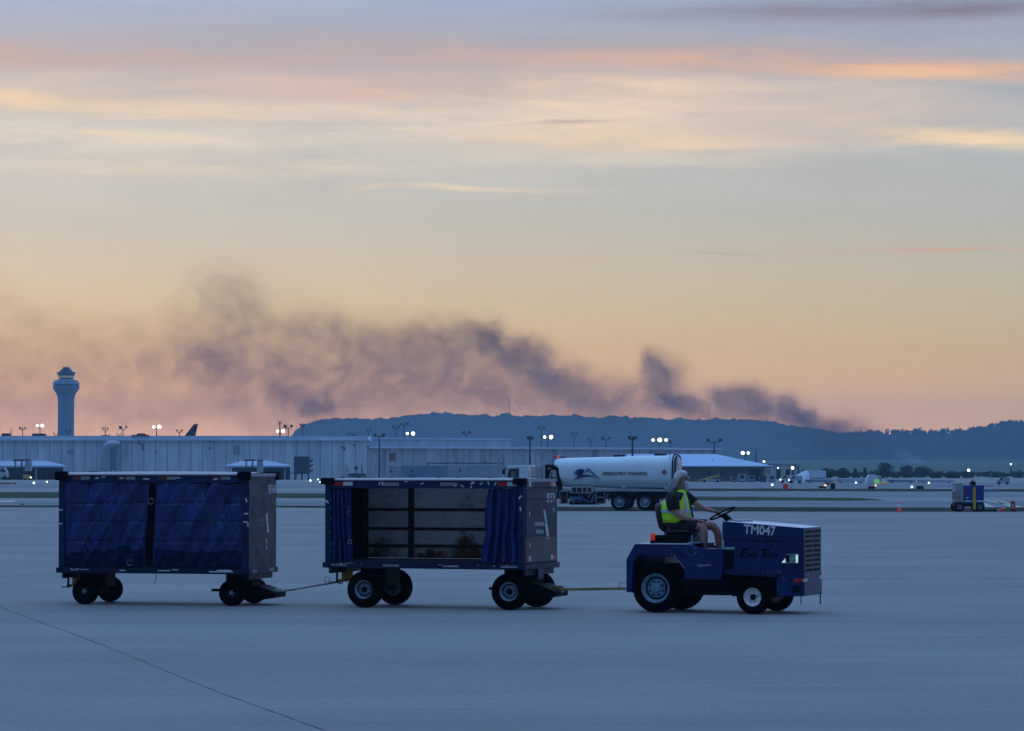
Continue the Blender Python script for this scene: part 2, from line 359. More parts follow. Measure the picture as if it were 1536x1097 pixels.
# ---------------- hills ----------------
def interp(tab, x):
    if x <= tab[0][0]: return tab[0][1]
    for (a, b), (c, d) in zip(tab, tab[1:]):
        if x <= c:
            t = (x-a)/(c-a); return b*(1-t)+d*t
    return tab[-1][1]
forestM = mat('forest', (.012, .022, .014), .95, var=.9, vs=.04, dirt=(.04, .05, .025), ds=.006, spec=.05, bump=.8, bs=.15)
farforestM = mat('far_forest', (.022, .034, .024), .95, var=.9, vs=.03, dirt=(.07, .075, .05), ds=.008, dt=(.56, .7), spec=.05)
fieldM = mat('field', (.075, .10, .055), .95, var=.35, vs=.004, dirt=(.12, .125, .075), ds=.003, spec=.05, stretch=(.5, 2, 1))
MAIN = [(-400, 720), (400, 708), (425, 672), (440, 650), (452, 639), (470, 632), (495, 628), (525, 627), (545, 628.5), (570, 629), (600, 625), (630, 621), (652, 619), (680, 621), (720, 623), (760, 622), (800, 624), (850, 623), (900, 626),
        (930, 625), (1000, 628), (1060, 630), (1080, 629), (1120, 629.5), (1150, 632), (1180, 637), (1220, 643), (1260, 650), (1300, 654), (1400, 658), (1600, 662), (1900, 668)]
RIGHT = [(1130, 716), (1180, 700), (1230, 668), (1262, 656), (1300, 652), (1340, 651), (1400, 650), (1450, 648), (1475, 643), (1500, 638), (1536, 636), (1600, 630), (1700, 622), (1900, 615)]
def ridge(name, tab, p0, p1, d0, d1, m, nu, nv, amp, sc_, pw=1.0, back=500):
    b = MB()
    def fn(u, v):
        p = p0+(p1-p0)*u
        if v > .85:                                     # the far side falls away
            k = (v-.85)/.15; d = d1+back*k; x = (p-CX)/F*d1*(1+.0*k); t = 1-k*k
        else:
            k = v/.85; d = d0+(d1-d0)*k; x = (p-CX)/F*(d if pw else d1); t = k**1.5
        h = max(Z(interp(tab, p), d1), 0)
        bump = amp*(noise.noise((x*sc_, d*sc_*1.0, 2))+.6*noise.noise((x*sc_*2.7, d*sc_*2.7, 9))+.4*noise.noise((x*sc_*6, d*sc_*6, 5)))
        roll = h*.14*noise.noise((x*.004, d*.004, 7))*(4*t*(1-t))
        return (x, d, h*t+roll+bump*min(1, t*3)*min(1, h/10)-(1.5 if v == 0 else 0))
    b.grid(fn, nu, nv, smooth=False); return tag(b.build(name, m), kind='structure')
ridge('hill', MAIN, 380, 1900, 3250, 3900, farforestM, 1000, 60, 3.6, .07)
ridge('hill', RIGHT, 1130, 1900, 2500, 3050, forestM, 520, 60, 2.4, .07)
b = MB()
def fld(u, v):
    p = 900+1100*u; d = 1300+1300*v; h = (2.15+(13.5 if p > 1150 else 6)/F*2600)*(v**1.6)
    return ((p-CX)/F*d, d, h*min(1, max(0, (p-950)/150))-.6*(1-v)-.3)
b.grid(fld, 60, 24); tag(b.build('field', fieldM), kind='structure')

# ---------------- foliage ----------------
def clump(mb, c, rx, rz, n, leaf, lobes=6, seed=0):
    r = random.Random(seed); L = []
    for _ in range(lobes):
        a = r.uniform(0, 6.28); q = r.uniform(.1, .62)
        L.append((c[0]+math.cos(a)*rx*q, c[1]+math.sin(a)*rx*q, c[2]+r.uniform(-.5, .55)*rz, r.uniform(.38, .6)))
    for _ in range(n):
        l = r.choice(L); a = r.uniform(0, 6.28); ph = math.acos(r.uniform(-1, 1)); q = l[3]*r.uniform(.55, 1.0)**.5
        p = Vector((l[0]+rx*q*math.sin(ph)*math.cos(a), l[1]+rx*q*math.sin(ph)*math.sin(a), l[2]+rz*q*math.cos(ph)))
        s = leaf*r.uniform(.6, 1.3); u = Vector((r.uniform(-1, 1), r.uniform(-1, 1), r.uniform(-1, 1))).normalized(); w_ = u.orthogonal().normalized()
        mb.add([p-u*s-w_*s*.6, p+u*s-w_*s*.6, p+u*s*.7+w_*s, p-u*s*.7+w_*s], [(0, 1, 2, 3)])
leafM = mat('tree_foliage', (.018, .035, .018), .9, var=.5, vs=.8, spec=.1)
barkM = mat('bark', (.06, .045, .035), .9)
b = MB(); r = random.Random(5)
for i in range(300):
    p = r.uniform(1240, 1700); d = 3050+r.uniform(-60, 10); z = Z(interp(RIGHT, p), 3050)
    if noise.noise((p*.05, 0, 3)) < -.25 and r.random() < .7: continue
    h = r.uniform(1.6, 4.2)*(1.3 if r.random() < .15 else 1)
    clump(b, (X(p, d), d, z+h*.45-.8), h*.75, h*.8, 34, .75, 3, i)
tag(b.build('woodland', leafM), 'dark fringe of treetops along the crest of the hill on the right', 'woodland', kind='stuff')
# individual trees beyond the airfield: (px, width px, top row, base row)
TREES = [(1241, 18, 704, 724, 'small round'), (1264, 20, 703, 723, 'small ragged'), (1283, 13, 703, 722, 'narrow pointed'), (1297, 9, 702, 722, 'slim conical'), (1324, 29, 695, 722, 'tallest broad domed'),
         (1344, 12, 712, 722, 'very low'), (1360, 24, 700, 722, 'broad flat topped'), (1384, 24, 701, 722, 'broad rounded'), (1404, 18, 709, 722, 'low spreading'), (1216, 12, 708, 722, 'small low'), (1205, 10, 706, 721, 'slim'),
         (1427, 22, 708, 721, 'low wide'), (1452, 14, 711, 720, 'tiny'), (1527, 18, 711, 722, 'dark squat'), (1500, 30, 712, 721, 'long low')]
near = {1241: 'behind the long white tents', 1264: 'right of the long white tents', 1283: 'left of the white dome tent', 1297: 'just left of the white dome tent', 1324: 'directly behind the white dome tent',
        1344: 'in the dip right of the tallest tree', 1360: 'over the yellow barrier', 1384: 'right of the yellow barrier where smoke rises', 1404: 'above the row of airfield lights', 1216: 'rising over the tent roof end',
        1205: 'behind the arched white tent', 1427: 'left of the blue service vehicle', 1452: 'above the blue service vehicle', 1527: 'at the right edge of the picture', 1500: 'between the service vehicle and the right edge'}
for i, (p, wd, yt, yb, ds) in enumerate(TREES):
    d = 690 + 17*i % 60; k = d/F; x = X(p, d); ht = Z(yt-3.5, d); rx = wd/2*k*1.2
    t = thing('tree', ds+' dark tree '+near[p], 'tree', (x, d, -.4), group='trees beyond the airfield')
    tb = MB().tube([(0, 0, 0), (.1, 0, ht*.3), (0, .1, ht*.6)], [.16, .12, .06], 7)
    for a in range(4): tb.tube([(0, 0, ht*(.22+.07*a)), (math.cos(a*2)*rx*.5, math.sin(a*2)*rx*.5, ht*(.42+.08*a))], [.05, .02], 5)
    tb.build('trunk', barkM, t)
    cb = MB(); lf_ = .13
    if 'pointed' in ds or 'conical' in ds or ds == 'slim':
        for q in range(5): clump(cb, (0, 0, ht*(.2+.16*q)), rx*(1-.17*q), ht*.16, 170, lf_, 4, i*7+q)
    else:
        clump(cb, (0, 0, ht*.55), rx, ht*.5, 1100, lf_, 9, i*13); clump(cb, (0, 0, ht*.3), rx*.95, ht*.3, 400, lf_, 5, i*13+1)
    cb.build('crown', leafM, t)
hedge = MB(); r = random.Random(3)
for i in range(130):
    p = 1190+(i+r.random())*3.6; d = 800+r.uniform(0, 50); clump(hedge, (X(p, d), d, .6), 1.3, r.uniform(.5, 1.15), 40, .25, 3, 100+i)
tag(hedge.build('hedgerow', leafM), 'long dark hedgerow at the foot of the far field', 'hedgerow', kind='stuff')

# ---------------- smoke and haze ----------------
SD = 2900.0
PUFFS = [  # px, py, half width, half height, tilt, strength
    (1245, 668, 75, 26, 25, .5), (1190, 655, 70, 20, 15, .28), (1106, 596, 12, 10, 0, .5), (975, 545, 14, 10, 0, .5), (1215, 615, 12, 8, 0, .3),
    (1308, 690, 30, 24, 15, .75), (1290, 665, 45, 22, 25, .75), (1245, 645, 44, 12, 25, .65), (1262, 636, 10, 12, 0, .45), (1205, 628, 44, 14, 20, .90), (1186, 610, 10, 15, 0, .7), (1140, 612, 50, 17, 18, 1.15), (1128, 592, 20, 15, 0, .9), (1088, 606, 20, 20, 0, 1.0),
    (1000, 570, 24, 28, 40, 1.25), (985, 552, 18, 16, 0, 1.0), (1012, 600, 30, 24, 30, .8), (1036, 616, 34, 12, 10, .75), (1130, 624, 120, 10, 4, .4), (1265, 662, 60, 22, 22, .34), (1230, 655, 50, 25, 20, .24),
    (950, 600, 80, 26, 10, .60), (870, 595, 90, 32, 8, .62), (822, 562, 55, 26, 34, .85), (752, 518, 62, 20, 22, 1.0), (735, 502, 28, 12, 0, .5), (790, 540, 45, 18, 35, .75), (700, 560, 120, 50, 10, .58), (745, 590, 34, 22, 0, .5), (650, 505, 60, 24, 10, .35),
    (600, 540, 110, 50, 12, .52), (520, 575, 130, 46, 0, .50), (465, 604, 50, 17, 10, .75), (430, 565, 90, 48, 0, .42), (380, 500, 90, 60, 32, .30), (362, 428, 36, 34, 10, .20), (322, 545, 44, 32, 60, .50), (285, 520, 70, 44, 20, .30), (500, 500, 100, 28, 12, .40),
    (340, 465, 70, 46, 40, .18), (250, 555, 150, 55, 0, .26), (90, 535, 200, 60, 8, .18), (20, 585, 220, 50, 0, .17), (40, 470, 120, 40, 20, .13), (150, 615, 220, 26, 0, .08), (380, 625, 300, 22, 0, .22), (-40, 560, 120, 60, 0, .2), (-200, 540, 140, 60, 0, .14), (760, 612, 260, 18, 2, .34)]
def smoke_mat(name, gain, puffs, col, ab, d0, thick, seed):
    m = bpy.data.materials.new(name); m.use_nodes = True; n = NT(m.node_tree); n.n.clear()
    out = n.node('ShaderNodeOutputMaterial'); v = n.node('ShaderNodeVolumePrincipled'); n.l.new(v.outputs[0], out.inputs[1])
    o = n.node('ShaderNodeTexCoord').outputs['Object']; s = n.node('ShaderNodeSeparateXYZ'); n.put(s, 0, o)
    k = F/d0/100
    q = n.xyz(n.m('MULTIPLY_ADD', s.outputs[0], k, CX/100), n.m('MULTIPLY_ADD', s.outputs[2], -k, (HY+CH*k*100)/100), n.m('MULTIPLY', s.outputs[1], k))
    w1 = n.noise(n.v('ADD', q, (seed, 0, 0)), 1.3, 7, .66)
    qw = n.v('ADD', q, n.v('MULTIPLY', n.v('SUBTRACT', w1.outputs['Color'], (.5, .5, .5)), (1.25, 1.1, 0)))
    f2 = n.v('MULTIPLY', qw, (1, 1, 0)); e = None
    for cx, cy, a, b_, ang, g in puffs:
        gg = n.m('MULTIPLY', n.gauss(f2, cx, cy, a, b_, ang), g); e = gg if e is None else n.m('ADD', e, gg)
    nz = n.noise(n.v('ADD', qw, (0, 0, 2.3)), 3.2, 8, .66); nf = n.maprange(nz.outputs[0], .36, .66, .18, 1.9, 'LINEAR')
    nz2 = n.noise(n.v('ADD', qw, (3.3, 1.2, 7)), 9.0, 5, .65); nf = n.m('MULTIPLY', nf, n.maprange(nz2.outputs[0], .3, .7, .55, 1.45, 'LINEAR'))
    z = n.m('DIVIDE', s.outputs[1], thick*.5); dep = n.m('EXPONENT', n.m('MULTIPLY', n.m('MULTIPLY', z, z), -3.0))
    den = n.m('MULTIPLY', n.m('MULTIPLY', n.m('MULTIPLY', e, nf), dep), gain)
    den = n.m('MAXIMUM', n.m('SUBTRACT', den, gain*.02), 0.0)
    n.put(v, 'Density', den); v.inputs['Color'].default_value = (*col, 1); v.inputs['Absorption Color'].default_value = (*ab, 1)
    m.cycles.volume_step_rate = .35
    return m
sb = MB(); x0 = X(-420, SD); x1 = X(1370, SD); TH = 90
sb.box(x0, x1, -TH/2, TH/2, 1.5, Z(372, SD))
sm = sb.build('smoke', smoke_mat('smoke', .026, PUFFS, (.12, .035, .0), (.04, 0.005, 0), SD, TH, 0), loc=(0, SD, 0))
tag(sm, 'long plume of dark brown smoke drifting left over the hills from a fire', 'smoke', kind='stuff')
SD2 = 2300.0
sb = MB(); sb.box(X(1325, SD2), X(1450, SD2), -20, 20, .5, Z(668, SD2))
s2 = sb.build('smoke', smoke_mat('white_smoke', .05, [(1376, 700, 10, 8, 0, 1.0), (1368, 692, 22, 12, 30, .45), (1385, 706, 14, 6, 0, .9), (1408, 708, 16, 5, 10, .8), (1430, 704, 18, 5, 0, .35)], (.75, .85, .95), (.0, .0, .0), SD2, 40, 4), loc=(0, SD2, 0))
tag(s2, 'small wisps of white smoke rising behind the trees right of the tallest one', 'smoke', kind='stuff')

hm = bpy.data.materials.new('haze'); hm.use_nodes = True; n = NT(hm.node_tree); n.n.clear()
out = n.node('ShaderNodeOutputMaterial'); v = n.node('ShaderNodeVolumePrincipled'); n.l.new(v.outputs[0], out.inputs[1])
v.inputs['Density'].default_value = SIG; v.inputs['Color'].default_value = (.48, .78, 1.0, 1)
hb = MB().box(-2700, 2700, -350, HFAR, -1.0, HTOP); tag(hb.build('haze', hm), kind='stuff')

# ---------------- materials for the train ----------------
navyM = mat('navy_paint', (.004, .020, .085), .42, var=.35, vs=2, dirt=(.012, .022, .05), ds=6, dt=(.58, .72), spec=.3)
navyD = mat('navy_frame_paint', (.003, .014, .050), .5, var=.3, vs=3, dirt=(.02, .035, .06), ds=9, dt=(.62, .72), spec=.3)
tarpM = mat('blue_tarpaulin', (.0012, .021, .145), .36, var=.55, vs=3, stretch=(2.5, 1, .7), spec=.6, bump=.25, bs=18)
tarpD = mat('dark_blue_tarpaulin', (.002, .012, .07), .5, var=.4, vs=3, spec=.2, stretch=(2, 1, .6), bump=.2, bs=20)
blackM = mat('black_steel', (.003, .004, .007), .6, var=.4, dirt=(.010, .012, .018), ds=5, dt=(.6, .75), spec=.07)
rubberM = mat('tyre_rubber', (.0022, .0026, .004), .9, var=.3, vs=8, spec=.03)
steelM = mat('bare_steel', (.32, .33, .35), .45, .6, var=.3, dirt=(.12, .08, .05), ds=4)
greyrimM = mat('grey_rim_paint', (.24, .36, .46), .5, var=.25, vs=6, dirt=(.05, .05, .05), ds=8)
whiterimM = mat('white_rim_paint', (.85, .88, .90), .5, var=.2, vs=6, dirt=(.15, .14, .13), ds=9)
whiteM = mat('white_marking', (.72, .74, .76), .5, var=.15)
stkM = mat('torn_white_sticker', (.66, .68, .72), .6, var=.2)
redM = mat('red_reflector', (.45, .015, .012), .35, var=.2)
redfM = mat('faded_red_reflector', (.16, .030, .028), .5, var=.35, vs=12)
silvM = mat('silver_reflector', (.60, .62, .64), .35, var=.1)
silvfM = mat('grimy_silver_reflector', (.26, .28, .29), .5, var=.3, vs=12)
orangeM = mat('orange_reflector', (.75, .20, .06), .4)
yellowM = mat('yellow_hitch_paint', (.40, .25, .02), .5, var=.4, vs=8, dirt=(.06, .05, .04), ds=8)
roofM = mat('aluminium_roof_sheet', (.34, .34, .38), .5, .1, var=.15, vs=1.5)
endM = mat('end_panel_aluminium', (.026, .036, .068), .42, .0, var=.3, vs=2.2, dirt=(.016, .028, .066), ds=3.5, dt=(.48, .66), spec=.25, bump=.1, bs=60)
endN = mat('navy_end_panel', (.008, .020, .060), .42, .0, spec=.25, var=.3, vs=2.5, dirt=(.035, .038, .055), ds=3, dt=(.5, .66))
innM = bpy.data.materials.new('rusty_inner_sheet')
def inner():
    m = innM; m.use_nodes = True; n = NT(m.node_tree); n.n.clear()
    out = n.node('ShaderNodeOutputMaterial'); p = n.node('ShaderNodeBsdfPrincipled'); n.l.new(p.outputs[0], out.inputs[0])
    t = n.node('ShaderNodeTexCoord').outputs['Object']; s = n.node('ShaderNodeSeparateXYZ'); n.put(s, 0, t)
    a = n.noise(n.v('MULTIPLY', t, (3, 1, 7)), 1.3, 7, .7); bb = n.noise(n.v('MULTIPLY', t, (1.5, 1, 1.6)), 1.3, 7, .62)
    c = n.mix(n.maprange(a.outputs[0], .35, .65, 0, 1), (.60, .80, .90), (.88, .95, .98))
    sp = n.noise(n.v('MULTIPLY', t, (14, 1, 14)), 2, 5, .75)
    c = n.mix(n.maprange(sp.outputs[0], .58, .66, 0, .8), c, (.08, .09, .09))
    # rust creeps up from the floor and along the seams
    low = n.maprange(s.outputs[2], 1.25, .72, -.10, .23, 'LINEAR')
    f = n.maprange(n.m('ADD', bb.outputs[0], low), .52, .68, 0, 1)
    c = n.mix(f, c, n.mix(n.maprange(a.outputs[0], .4, .6, 0, 1), (.20, .075, .035), (.07, .035, .025)))
    n.put(p, 'Base Color', c); p.inputs['Roughness'].default_value = .6
inner()
rustM = mat('rusty_rib_steel', (.045, .026, .020), .8, var=.5, vs=6)
floorM = mat('cart_floor_plate', (.03, .03, .032), .7, var=.4, vs=5)

# ---------------- wheels ----------------
def wheel(parent, x, y, r, w, rimm, hubm, side=-1, rim=.58, steer=0, lugs=6, name='wheel'):
    # wheel root = tyre-and-rim part; outer face points to side*y
    t = bpy.data.objects.new(name, None); COL.objects.link(t); t.parent = parent; t.location = (x, y, r); t.rotation_euler = (0, 0, steer); t.empty_display_size = .1
    s = side; h = w/2; ri = r*rim
    p = [(ri, h*.80), (ri*1.04, h*.96), (r*.80, h*1.0), (r*.93, h*.90), (r*.985, h*.68), (r, h*.4), (r, -h*.4), (r*.985, -h*.68), (r*.93, -h*.9), (r*.8, -h), (ri, -h*.9)]
    b = MB().lathe([(a, c*s) for a, c in p], 40)
    for k in range(36):                                  # tread blocks
        a = 2*math.pi*k/36; M = Matrix.Rotation(a, 4, 'Y')
        b.box(-r*.045, r*.045, -h*.62, -h*.08, r*.985, r*1.004, M); b.box(-r*.045, r*.045, h*.08, h*.62, r*.985, r*1.004, M @ Matrix.Rotation(.087, 4, 'Y'))
    b.build('tyre', rubberM, t, fix=True)
    q = [(ri*1.0, h*.86), (ri*.95, h*.90), (ri*.90, h*.70), (ri*.86, h*.35), (ri*.62, h*.28), (ri*.58, h*.42), (ri*.34, h*.46), (ri*.30, h*.46)]
    rb = MB().lathe([(a, c*s) for a, c in q], 40); rb.lathe([(ri*1.0, -h*.8*s), (ri*.8, -h*.2*s), (.001, -h*.2*s)], 24)
    rb.build('rim', rimm, t, fix=True)
    gv = MB().lathe([(ri*.66, h*.335*s), (ri*.78, h*.365*s)], 40)  # dark of the rim groove and holes put in as black ring and discs
    for k in range(lugs):
        a = 2*math.pi*(k+.5)/lugs; gv.lathe([(ri*.085, h*.445*s), (.0005, h*.445*s)], 12, c=(ri*.47*math.cos(a), 0, ri*.47*math.sin(a)), smooth=False)
    if rimm is not whiterimM: gv.build('rim_recess_shade', blackM, t)
    hb = MB().lathe([(ri*.34, h*.42*s), (ri*.32, h*.66*s), (ri*.22, h*.74*s), (.001, h*.76*s)], 24)
    for k in range(lugs):
        a = 2*math.pi*k/lugs; hb.lathe([(ri*.06, h*.3*s), (ri*.06, h*.56*s), (.0005, h*.56*s)], 6, c=(ri*.47*math.cos(a), 0, ri*.47*math.sin(a)), smooth=False)
    hb.build('hub', hubm, t, fix=True)
    return t

def ring(mb, c, r, t=.005, ax='Y', n=20, gap=0):
    pts = [(c[0]+r*math.cos(a), c[1], c[2]+r*math.sin(a)) for a in [2*math.pi*(k+gap)/n for k in range(n+1-2*gap)]]
    return mb.tube(pts, t, 6)
def scrap(mb, x, y, z, w, h, ang, face='Y'):
    c, s = math.cos(ang), math.sin(ang); pts = [(-w/2, -h/2), (w/2, -h/2*.8), (w/2*.9, h/2), (-w/2*.95, h/2*.9)]
    for d in (0,):
        q = [(x+a*c-b_*s, z+a*s+b_*c) for a, b_ in pts]
        if face == 'Y': mb.prism(q, y-.002, y)
        else: mb.prism([(a-x+y, b2) for a, b2 in q], x, x+.002, plane='YZ')

def hem(p, ang, z): return (p[0]-z*math.sin(ang), p[1], p[2])

def split_build(mb, name, m_, par, n_=8):
    # every 8-vertex piece becomes a part of its own
    for i in range(0, len(mb.v), n_):
        q = MB(); q.v = mb.v[i:i+n_]
        for f_, s__ in zip(mb.f, mb.sm):
            if f_[0] >= i and f_[0] < i+n_: q.f.append(tuple(k-i for k in f_)); q.sm.append(s__)
        if q.f: q.build(name, m_, par)
# ---------------- baggage carts ----------------
def cart(name, label, loc, psi, L, W, zb, zt, wx, wr, wy, roof_h, closed, ident):
    t = thing(name, label, 'baggage cart', loc, -psi, 'baggage carts towed in a train')
    fr = .10
    # chassis tray
    b = MB(); b.box(-.03, L+.03, -.03, W+.03, zb, zb+.085, b=.006); b.box(.05, L-.05, .05, W-.05, zb+.085, zb+.11)
    for x in (.02, L-.06): b.box(x, x+.04, .1, W-.1, zb-.09, zb-.002)
    b.build('chassis', navyD, t)
    # corner posts and top rails
    b = MB()
    for x0, x1 in ((0, fr), (L-fr, L)):
        for y0, y1 in ((0, .05), (W-.05, W)): b.box(x0, x1, y0, y1, zb+.085, zt, b=.006)
    b.box(fr, L-fr, 0, .05, zt-.13, zt-.002, b=.005); b.box(fr, L-fr, W-.05, W, zt-.13, zt-.002, b=.005)
    b.build('frame', navyM, t)
    # curved roof sheet
    b = MB(); nv = 12
    def rf(u, v): return (-.02+(L+.04)*u, -.02+(W+.04)*v, zt+.006+roof_h*(1-(2*v-1)**2)*(1-.35*(2*u-1)**2)+.002*noise.noise((u*9, v*5, 1)))
    b.grid(rf, 24, nv); b.box(-.02, L+.02, -.02, -.015, zt-.012, zt+.006); b.box(L+.015, L+.02, -.02, W+.02, zt-.03, zt+.02)
    b.build('roof', roofM, t)
    # rear, far and front walls
    b = MB(); b.box(0.012, .024, .05, W-.05, zb+.085, zt-.004); b.build('rear_panel', endN, t)
    if closed:
        b = MB()
        b.box(L-.012, L+.012, .012, W-.012, zb+.085, zt+.012, b=.003)
        b.box(L-.005, L+.018, W*.15, W*.85, zb+.088, zb+.094)
        b.build('end_panel', endM, t)
    else:
        zs = [zb+.10, zb+.50, zb+1.08, zt-.12]
        mt = [mat('mauve_panel', (.070, .052, .066), .45, var=.35, vs=2.5), endN, endN]  # lowest end panel mauve and paler than the two above
        for k in range(3):
            b = MB(); b.box(L-.012, L+.010, .06, W-.06, zs[k], zs[k+1]-.022, b=.004)
            b.box(L-.008, L+.018, .06, W-.06, zs[k+1]-.022, zs[k+1]-.004); b.build('end_panel', mt[k], t)
        b = MB(); b.box(L-.012, L+.012, .055, W-.055, zt-.118, zt-.004, b=.003); b.build('end_rail', endM, t)
    # inside of the far wall: sheets between rusty ribs
    b = MB(); b.box(.03, L-.03, W-.03, W-.02, zb+.12, zt-.135); b.build('inner_sheet', innM, t)
    b = MB()
    for f in (.27, .545): b.box(zb*0+zt-zt*0+.0*f if 0 else zt*0+zb*0, 0, 0, 0, 0, 0) if 0 else None
    for f in (.26, .71): b.box(L*f-.04, L*f+.04, W-.085, W-.03, zb+.12, zt-.135)
    for x in (.03, L-.11): b.box(x, x+.08, W-.085, W-.03, zb+.12, zt-.135)
    for f in (.17, .41, .68): b.box(.03, L-.03, W-.075, W-.03, zb+.10+(zt-zb-.24)*f, zb+.145+(zt-zb-.24)*f)
    b.build('inner_rib', rustM, t)
    b = MB(); b.box(.03, L-.03, .05, W-.09, zb+.11, zb+.118); b.build('floor_plate', floorM, t)
    # rubber corner bumpers
    for x, y in ((0, 0), (L, 0), (0, W), (L, W)):
        bb = MB(); bm = bmesh.new(); bmesh.ops.create_icosphere(bm, subdivisions=3, radius=1)
        for v in bm.verts:
            q = v.co.copy(); nn = 1+.10*noise.noise(q*3+Vector((x, y, 0))) if closed else 1
            v.co = Vector((max(-1, min(1, q.x*1.5))*.105*nn, max(-1, min(1, q.y*1.5))*.05*nn, max(-1, min(1, q.z*1.5))*(.05 if not closed else .07)*nn))
        bb.frombm(bm, Matrix.Translation((x+(.05 if x == 0 else -.06), y+(-.01 if y == 0 else .01), zt-.02)), smooth=True); bb.build('corner_bumper', blackM, t)
    # curtains
    z0, z1 = zb+.10, zt-.135
    if closed:
        def cur(xa, xb, lean, seed, name_):
            def fn(u, v):
                z = z1+(z0-z1)*v
                x = xa+(xb-xa)*u+lean(u, v)
                e = .014*noise.noise((x*2.3-z*1.1, z*.9, seed))+0.078*noise.noise((x*5.5-z*3.2, z*1.0, seed+3))+.030*noise.noise((x*13-z*6, z*2.2, seed+7))+.010*noise.noise((x*30+z*12, z*9, seed+5))
                for s_ in (.24, .46, .69): e += -.013*math.exp(-((v-s_-.01*math.sin(u*4+seed))/.013)**2)
                e += .045*math.exp(-((v-.93)/.05)**2)*noise.noise((x*7, 1, seed))*1.5
                if u < .04 or u > .96: e *= .3
                return (x, .028-.03*math.sin(math.pi*u)*math.sin(math.pi*min(1, v*1.05))+e*-1, z)
            c = MB().grid(fn, 150, 110).build(name_, tarpM, t)
            sd = c.modifiers.new('solid', 'SOLIDIFY'); sd.thickness = .004
            h_ = MB()
            for s_ in (.24, .46, .69):
                h_.tube([Vector(fn(.02+.96*k/30, s_+.006*math.sin(.4*k)))+Vector((0, -.004, 0)) for k in range(31)], .006, 5)
            h_.build('seam', tarpD, c)
            # darker lower hem with a wavy upper edge
            def f2(u, v):
                top = .80+.055*noise.noise((u*5, seed, 2))+.04*noise.noise((u*13, seed, 4))+(.05 if seed < 5 and u < .25 else 0)
                vv = top+(1.0-top)*v; p = fn(.012+.976*u, vv); return (p[0], p[1]-.008-.006*noise.noise((u*30, v*8, seed)), p[2])
            MB().grid(f2, 110, 20).build('dark_hem', mat('dark_tarpaulin_hem', (.0012, .010, .055), .6, var=.6, vs=5, spec=.15), c)
            return c
        xm = L*.485
        cur(fr-.01, xm-.02, lambda u, v: -.05*v*(u > .97)-.03*u*v, 1.3, 'curtain')
        cur(xm+.10, L-fr+.01, lambda u, v: -.06*(1-u)*v, 8.7, 'curtain')
        # inner black strip seen through the opening
        g = MB(); g.box(xm-.10, xm+.14, .075, .085, z0, z1); g.build('inner_strip', blackM, t)
        rg = MB(); ring(rg, (xm+.03, -.035, zt-.42), .045, .006, gap=1); rg.build('pull_ring', steelM, t)
        rg = MB(); ring(rg, (xm-.31, -.05, zb+.17), .045, .006, gap=2); rg.build('pull_ring', steelM, t)
        g = MB().tube([(xm+.12, -.02, zb), (xm+.115, -.022, zb-.1), (xm+.09, -.02, zb-.13), (xm+.1, -.02, zb-.16)], .006, 5); g.build('loose_strap', blackM, t)
    else:
        def gath(xa, xb, bx0, bx1, seed, folds):
            def fn(u, v):
                z = z1+(z0-z1)*v; k = v**.8
                a = xa+(bx0-xa)*k; c_ = xb+(bx1-xb)*k
                pin = 1-.12*math.exp(-((v-.62)/.14)**2)
                m_ = (a+c_)/2; x = m_+(a-m_+(c_-a)*u)*pin+.012*noise.noise((u*5, v*3, seed))
                y = .05+.05*math.sin(u*folds*math.pi*2+1.6*noise.noise((u*2, v*1.7, seed))+seed)*(.6+.4*v)+.02*noise.noise((u*8, v*4, seed+2))
                return (x, y, z)
            c = MB().grid(fn, 110, 70).build('curtain', tarpM, t); sd = c.modifiers.new('solid', 'SOLIDIFY'); sd.thickness = .004
            return c
        gath(fr, .27, fr, .36, 2.1, 2.5); gath(.24, .40, .33, .43, 5.1, 1.5)
        gath(L-.60, L-fr, L-.74, L-fr, 7.7, 4.0)
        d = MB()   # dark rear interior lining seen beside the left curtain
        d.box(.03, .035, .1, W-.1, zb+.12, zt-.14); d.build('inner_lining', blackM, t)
        g = MB(); ring(g, (.42, .0, zb+.40), .032, .006); g.box(.405, .412, -.002, .003, zb+.44, zb+.50); g.build('pull_ring', steelM, t)
        g = MB(); ring(g, (.41, .0, zt-.52), .032, .006, gap=3); g.box(.400, .41, -.002, .003, zt-.46, zt-.41); g.build('pull_ring', steelM, t)
    # reflective tape on the top rail
    def tape(x0, x1, z, m_, h=.05, y=-.003, nm='reflector'): b_ = MB(); b_.box(x0, x1, y-.002, y+.001, z-h/2, z+h/2); b_.build(nm, m_, t)
    if closed:
        for f in (.075, .315, .53, .815):
            tape(L*f, L*f+.14, zt-.055, redfM); tape(L*f+.14, L*f+.29, zt-.055, silvfM)
    else:
        for f in (.045, .87): tape(L*f, L*f+.16, zt-.06, redM, .06); tape(L*f+.16, L*f+.32, zt-.06, silvM, .06)
        for f in (.29, .585): tape(L*f, L*f+.29, zt-.065, silvfM, .05)
        for f in (.035, .30, .60, .89): tape(L*f, L*f+.27, zb+.045, silvfM, .03, -.033)
    # torn white stickers and chips on rails and posts
    s_ = MB(); r = random.Random(11 if closed else 12)
